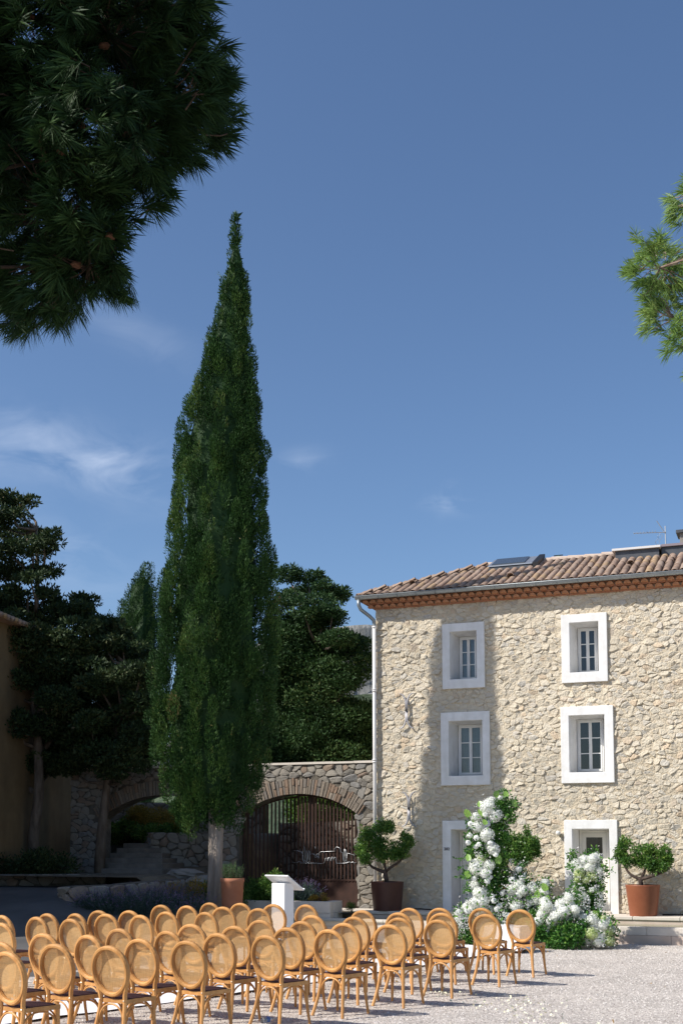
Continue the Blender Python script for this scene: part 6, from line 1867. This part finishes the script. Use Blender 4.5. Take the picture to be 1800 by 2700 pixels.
def put(me, name, p, s, face=None):
    o = bpy.data.objects.new(name, me); COL.objects.link(o); o.parent = fl; o.matrix_parent_inverse = Matrix.Translation(fl.location).inverted()
    o.location = p; o.scale = (s, s, s * rgf.uniform(.82, 1.0))
    if face is None: o.rotation_euler = (rgf.uniform(-.6, .6), rgf.uniform(-.6, .6), rgf.uniform(0, 6.28))
    else: o.rotation_euler = face
    return o


BIGL = [(-5.54, 2.62, .15), (-5.40, 2.46, .14), (-5.72, 2.24, .11), (-5.54, 2.08, .13), (-5.43, 1.81, .12), (-5.76, 1.46, .15), (-5.52, 1.50, .10), (-5.60, 1.35, .09), (-5.71, .96, .13), (-5.78, .79, .13), (-5.64, .82, .12),
        (-5.84, 1.11, .10), (-5.52, 1.88, .10), (-5.77, 2.42, .10), (-5.70, 1.58, .12), (-5.65, .66, .10), (-5.84, .68, .10)]
SMALLL = [(-5.29, 2.80, .065), (-5.57, 2.47, .07), (-5.86, 2.29, .07), (-5.89, 2.07, .07), (-5.74, 2.02, .07), (-5.9, 1.93, .065), (-5.78, 1.85, .06), (-5.47, 1.92, .07), (-5.52, 1.37, .075), (-5.6, 1.31, .07), (-5.5, 1.27, .06), (-5.55, 1.2, .07),
          (-5.42, .83, .07), (-5.59, 1.99, .06), (-5.69, 1.9, .06), (-5.36, 1.70, .06), (-5.80, 1.25, .06), (-5.45, .92, .055)]
CEN = [(-5.0, 1.43, .08), (-4.93, 1.25, .08), (-5.12, 1.22, .08), (-5.11, 1.04, .10), (-4.97, 1.11, .10), (-5.2, .90, .09), (-5.09, .89, .085), (-4.97, .95, .085), (-4.89, 1.03, .10), (-4.81, .88, .09), (-4.77, .8, .08), (-4.98, .79, .075), (-5.09, .74, .12),
       (-4.89, .69, .075), (-4.65, .85, .10), (-4.59, .98, .10), (-4.52, 1.15, .09), (-4.50, .99, .09), (-4.82, .73, .07), (-5.24, .78, .07), (-5.30, .97, .07), (-4.75, 1.06, .11), (-4.68, .72, .08), (-4.60, .80, .09), (-4.70, .95, .07), (-4.86, .84, .07),
       (-5.16, .98, .07), (-5.02, .72, .11)]
LOWL = [(-5.53, .67, .085), (-5.38, .67, .07), (-5.33, .73, .07), (-5.33, .52, .08), (-5.24, .58, .075), (-5.17, .55, .075), (-5.4, .48, .07), (-5.33, .4, .075), (-5.25, .43, .07), (-5.47, .55, .07), (-5.56, .6, .07), (-5.20, .35, .07), (-5.10, .45, .07),
        (-5.99, .70, .09), (-6.13, .59, .085), (-6.06, .50, .085), (-6.03, .27, .07), (-5.96, .62, .075), (-6.18, .45, .07), (-5.90, .40, .08), (-6.10, .36, .06), (-5.62, .42, .08), (-5.70, .55, .09)]
RC = [(-3.84, 1.44, .11), (-3.65, 1.48, .12), (-3.92, 1.54, .09), (-3.62, 1.32, .11), (-3.72, 1.25, .08), (-3.77, .91, .09), (-3.58, 1.63, .085), (-3.97, .97, .06), (-3.47, 1.41, .06), (-3.84, 1.35, .09), (-3.75, 1.60, .10), (-3.90, 1.22, .06), (-3.62, 1.05, .055)]
LOWR = [(-4.38, .76, .11), (-4.19, .57, .12), (-4.06, .67, .11), (-4.47, .6, .10), (-4.29, .48, .10), (-4.41, .35, .075), (-4.54, .47, .09), (-4.38, .29, .05), (-3.97, .77, .10), (-3.88, .61, .08), (-3.96, .92, .08), (-4.12, .79, .11), (-3.66, .43, .11), (-3.51, .40, .11),
        (-3.36, .44, .10), (-3.54, .53, .10), (-3.30, .32, .11), (-3.64, .16, .12), (-3.45, .15, .11), (-3.28, .15, .10), (-3.35, .56, .05), (-3.72, .55, .08), (-3.84, .71, .08), (-4.25, .68, .10), (-4.32, .58, .10), (-4.03, .52, .07), (-3.56, .28, .11), (-3.42, .26, .11), (-3.80, .46, .07)]
ncount = 0
for (lst, y0, jit, big) in ((BIGL, 22.20, .10, 1), (SMALLL, 22.10, .08, 0), (CEN, 22.35, .15, 2), (LOWL, 22.20, .12, 2), (RC, 22.40, .10, 1), (LOWR, 22.0, .15, 1)):
    for (x, z, s) in lst:
        y = y0 + rgf.uniform(-jit, jit)
        if big == 0 or (big == 2 and s < .09): me, nm = dah[rgf.randint(2)], 'flower_head'
        elif rgf.rand() < (.08 if x < -4.0 else .20): me, nm = hydg[0], 'green_flower_head'
        else: me, nm = hyd[rgf.randint(3)], 'flower_head'
        put(me, nm, (x, y, z), s * 1.14)
        # a neighbour behind gives the mass some depth
        if big and rgf.rand() < .6: put(hyd[rgf.randint(3)], 'flower_head', (x + rgf.uniform(-.08, .08), y + rgf.uniform(.12, .30), z + rgf.uniform(-.05, .08)), s * .9)
for (x, z) in [(-5.67, 2.66), (-5.34, 2.84), (-5.14, 2.84), (-4.99, 2.66), (-5.9, 2.48), (-5.63, 2.49), (-5.78, 2.36), (-5.56, 2.31), (-5.88, 1.63), (-5.9, 1.31), (-5.32, 1.59), (-4.42, 1.09), (-4.41, .86), (-4.60, .95), (-4.50, .72), (-4.0, .42), (-3.85, .38), (-3.95, .18), (-4.3, .40), (-3.70, .22), (-3.5, .62)]:
    put(anth, 'anthurium_leaf', (x, 22.02 + rgf.uniform(-.05, .1), z), rgf.uniform(.062, .088), (R(rgf.uniform(45, 100)), R(rgf.uniform(-35, 35)), R(rgf.uniform(-10, 50))))
# greenery mass
core_b = []
for (lst, y0) in ((BIGL, 22.35), (SMALLL, 22.3), (CEN, 22.5), (LOWL, 22.35), (RC, 22.52), (LOWR, 22.2)):
    for (x, z, s) in lst: core_b.append((x + rgf.uniform(-.05, .05), y0 + rgf.uniform(-.05, .15), z + rgf.uniform(-.05, .05), .14, .14, .14))
for (x, y, z, r) in [(-5.30, 22.3, 2.62, .16), (-5.18, 22.3, 2.58, .13), (-5.05, 22.3, 2.62, .10), (-5.15, 22.3, 2.45, .10), (-5.35, 22.3, 2.25, .14), (-5.40, 22.3, 2.10, .15), (-5.30, 22.3, 2.05, .10), (-5.60, 22.35, 1.75, .16), (-5.45, 22.35, 1.6, .16), (-5.38, 22.35, 1.4, .15), (-5.5, 22.35, 1.1, .17),
                     (-5.42, 22.35, .95, .16), (-5.9, 22.3, 1.75, .13), (-5.92, 22.3, 1.1, .13), (-5.98, 22.3, 1.35, .10), (-6.0, 22.2, .15, .18), (-5.85, 22.15, .12, .16), (-6.12, 22.3, .35, .15), (-5.3, 22.4, .8, .15), (-5.3, 22.4, 1.2, .12),
                     (-3.66, 22.55, .75, .17), (-3.62, 22.55, 1.0, .16), (-3.7, 22.55, 1.15, .15), (-3.55, 22.55, .85, .14), (-3.6, 22.5, .6, .16), (-3.5, 22.5, 1.2, .10), (-3.6, 22.5, 1.72, .10), (-3.95, 22.5, 1.65, .09),
                     (-4.46, 21.85, .12, .17), (-4.25, 21.8, .12, .18), (-4.05, 21.8, .14, .19), (-3.85, 21.8, .15, .18), (-3.95, 21.9, .35, .18), (-4.15, 21.9, .33, .17), (-3.75, 21.9, .35, .16), (-4.6, 21.9, .2, .15), (-4.5, 21.9, .32, .13), (-5.0, 22.3, .5, .16), (-4.8, 22.3, .5, .16), (-4.65, 22.2, .55, .14), (-5.2, 22.3, .2, .18), (-4.9, 22.3, .2, .2)]:
    for q in range(4): core_b.append((x + rgf.uniform(-.08, .08), y + rgf.uniform(-.08, .1), z + rgf.uniform(-.08, .08), r * .8, r * .8, r * .8))
P, Nn, I = blob_points(core_b, 620, .6); n = len(P)
keep_ = P[:, 2] > .01; P, Nn = P[keep_], Nn[keep_]; n = len(P)
D = unit(Nn * .8 + rgf.normal(size=P.shape) * .7 + [0, 0, .1])
Lf = rgf.uniform(.035, .085, n)
P_(quads_mesh('foliage', sprays(P, D, Lf, Lf * .45), m_fol, None, rgf.random_sample(n)), fl)
# trailing sprays and loose twigs with leaves
Q = []; tw = MB()
for (x0, z0, x1, z1, y0) in [(-5.85, 1.6, -6.22, 1.62, 22.1), (-5.85, 1.5, -6.2, 1.42, 22.1), (-5.9, 1.4, -6.15, 1.25, 22.15), (-5.9, 1.05, -6.05, .95, 22.1), (-5.85, 2.0, -6.0, 2.05, 22.2), (-5.2, 2.5, -5.12, 2.30, 22.2), (-5.3, 2.4, -5.12, 2.15, 22.3), (-3.5, 1.6, -3.22, 1.62, 22.3),
                             (-3.5, 1.5, -3.2, 1.45, 22.3), (-3.5, 1.4, -3.18, 1.38, 22.35), (-3.55, 1.0, -3.36, 1.05, 22.4), (-3.9, 1.5, -4.08, 1.45, 22.3), (-3.9, 1.6, -3.98, 1.78, 22.3), (-4.6, 1.1, -4.72, 1.38, 22.4), (-4.7, 1.1, -4.9, 1.3, 22.4), (-3.3, .4, -3.1, .5, 21.9), (-5.6, .3, -6.25, .30, 22.2)]:
    a = np.array([x0, y0, z0]); b = np.array([x1, y0 + rgf.uniform(-.2, .1), z1]); tw.tube([tuple(a), tuple((a + b) / 2 + [0, 0, .03]), tuple(b)], [.004, .003, .0015], 4)
    for k in range(13):
        p = a + (b - a) * rgf.rand(); d = unit(rgf.normal(size=3) + (b - a) * 2); L_ = rgf.uniform(.05, .085); s = unit(np.cross(d, rgf.normal(size=3))) * L_ * .28
        Q.append([p, p + d * L_ * .5 + s, p + d * L_, p + d * L_ * .5 - s])
Q = np.array(Q); P_(quads_mesh('trailing_leaves', Q, m_fol, None, .4 + .6 * rgf.random_sample(len(Q))), fl); P_(tw.build('stems', m_fol), fl)
# spires of small white stock flowers
Q = []; T = []
for (x, y, z0, z1, w) in [(-5.01, 22.6, 1.0, 1.58, .045), (-4.97, 22.55, 1.0, 1.55, .045), (-5.05, 22.6, 1.0, 1.50, .04), (-5.17, 22.5, .9, 1.62, .06), (-5.12, 22.5, .9, 1.45, .05), (-5.26, 22.5, .8, 1.28, .05), (-3.50, 22.4, 1.2, 1.68, .05), (-3.44, 22.4, 1.25, 1.72, .04), (-3.52, 22.4, .6, 1.15, .045),
                          (-3.46, 22.4, .6, 1.05, .04), (-3.80, 22.3, .6, 1.1, .07), (-3.70, 22.2, .5, .95, .08), (-3.92, 22.3, .5, 1.0, .07), (-6.12, 22.1, .2, .66, .06), (-6.05, 22.05, .15, .5, .06), (-5.92, 22.1, .25, .5, .06), (-4.72, 22.3, .95, 1.2, .06), (-4.5, 22.2, 1.0, 1.15, .05), (-5.72, 22.1, 1.55, 1.75, .08), (-4.1, 22.1, .75, .95, .07)]:
    n = int(240 * (z1 - z0) / .5)
    for k in range(n):
        a = rgf.uniform(0, 6.28); z = rgf.uniform(z0, z1); rr = w * (1 - .55 * (z - z0) / (z1 - z0)); p = np.array([x + rr * math.cos(a) + rgf.normal() * .012, y + rr * math.sin(a), z])
        d = unit(np.array([math.cos(a), math.sin(a), .4]) + rgf.normal(size=3) * .6); L_ = rgf.uniform(.016, .028); s = unit(np.cross(d, rgf.normal(size=3))) * L_ * .45
        Q.append([p, p + d * L_ * .5 + s, p + d * L_, p + d * L_ * .5 - s]); T.append(.5 + .5 * rgf.rand())
P_(quads_mesh('flower_spires', np.array(Q), m_petal, None, T), fl)
# loose small blossoms between the heads
Q = []; T = []
for (lst, y0) in ((BIGL, 22.12), (CEN, 22.25), (LOWL, 22.12), (RC, 22.3), (LOWR, 21.9)):
    for (x, z, s) in lst:
        for k in range(14):
            p = np.array([x, y0, z]) + rgf.normal(size=3) * (.11, .05, .11)
            for q in range(4):
                d = unit(rgf.normal(size=3) + [0, -.8, .3]); L_ = rgf.uniform(.014, .026); sd = unit(np.cross(d, rgf.normal(size=3))) * L_ * .45
                Q.append([p, p + d * L_ * .5 + sd, p + d * L_, p + d * L_ * .5 - sd]); T.append(.2 + .8 * rgf.rand())
P_(quads_mesh('small_blossoms', np.array(Q), m_petal, None, T), fl)
# leaves in front of the heads
Q = []
for (lst, y0) in ((BIGL, 22.02), (CEN, 22.15), (LOWL, 22.05), (RC, 22.22), (LOWR, 21.82), (SMALLL, 22.0)):
    for (x, z, s) in lst:
        for k in range(4):
            p = np.array([x, y0, z]) + rgf.normal(size=3) * (.10, .04, .10); d = unit(rgf.normal(size=3) + [0, -.5, .1]); L_ = rgf.uniform(.05, .10); sd = unit(np.cross(d, rgf.normal(size=3))) * L_ * .24
            Q.append([p, p + d * L_ * .5 + sd, p + d * L_, p + d * L_ * .5 - sd])
P_(quads_mesh('front_leaves', np.array(Q), m_fol, None, .3 + .7 * rgf.random_sample(len(Q))), fl)
# frame that carries it
fr_ = MB()
fr_.tube(spline([(-5.75, 22.55, .0), (-5.72, 22.5, .9), (-5.62, 22.45, 1.8), (-5.50, 22.4, 2.4), (-5.25, 22.35, 2.6)], 4), .014, 6)
fr_.tube(spline([(-3.65, 22.65, .0), (-3.66, 22.6, .8), (-3.72, 22.55, 1.55)], 4), .014, 6)
fr_.tube([(-5.75, 22.55, .02), (-3.65, 22.65, .02)], .014, 6)
P_(fr_.build('metal_frame', m_black), fl)
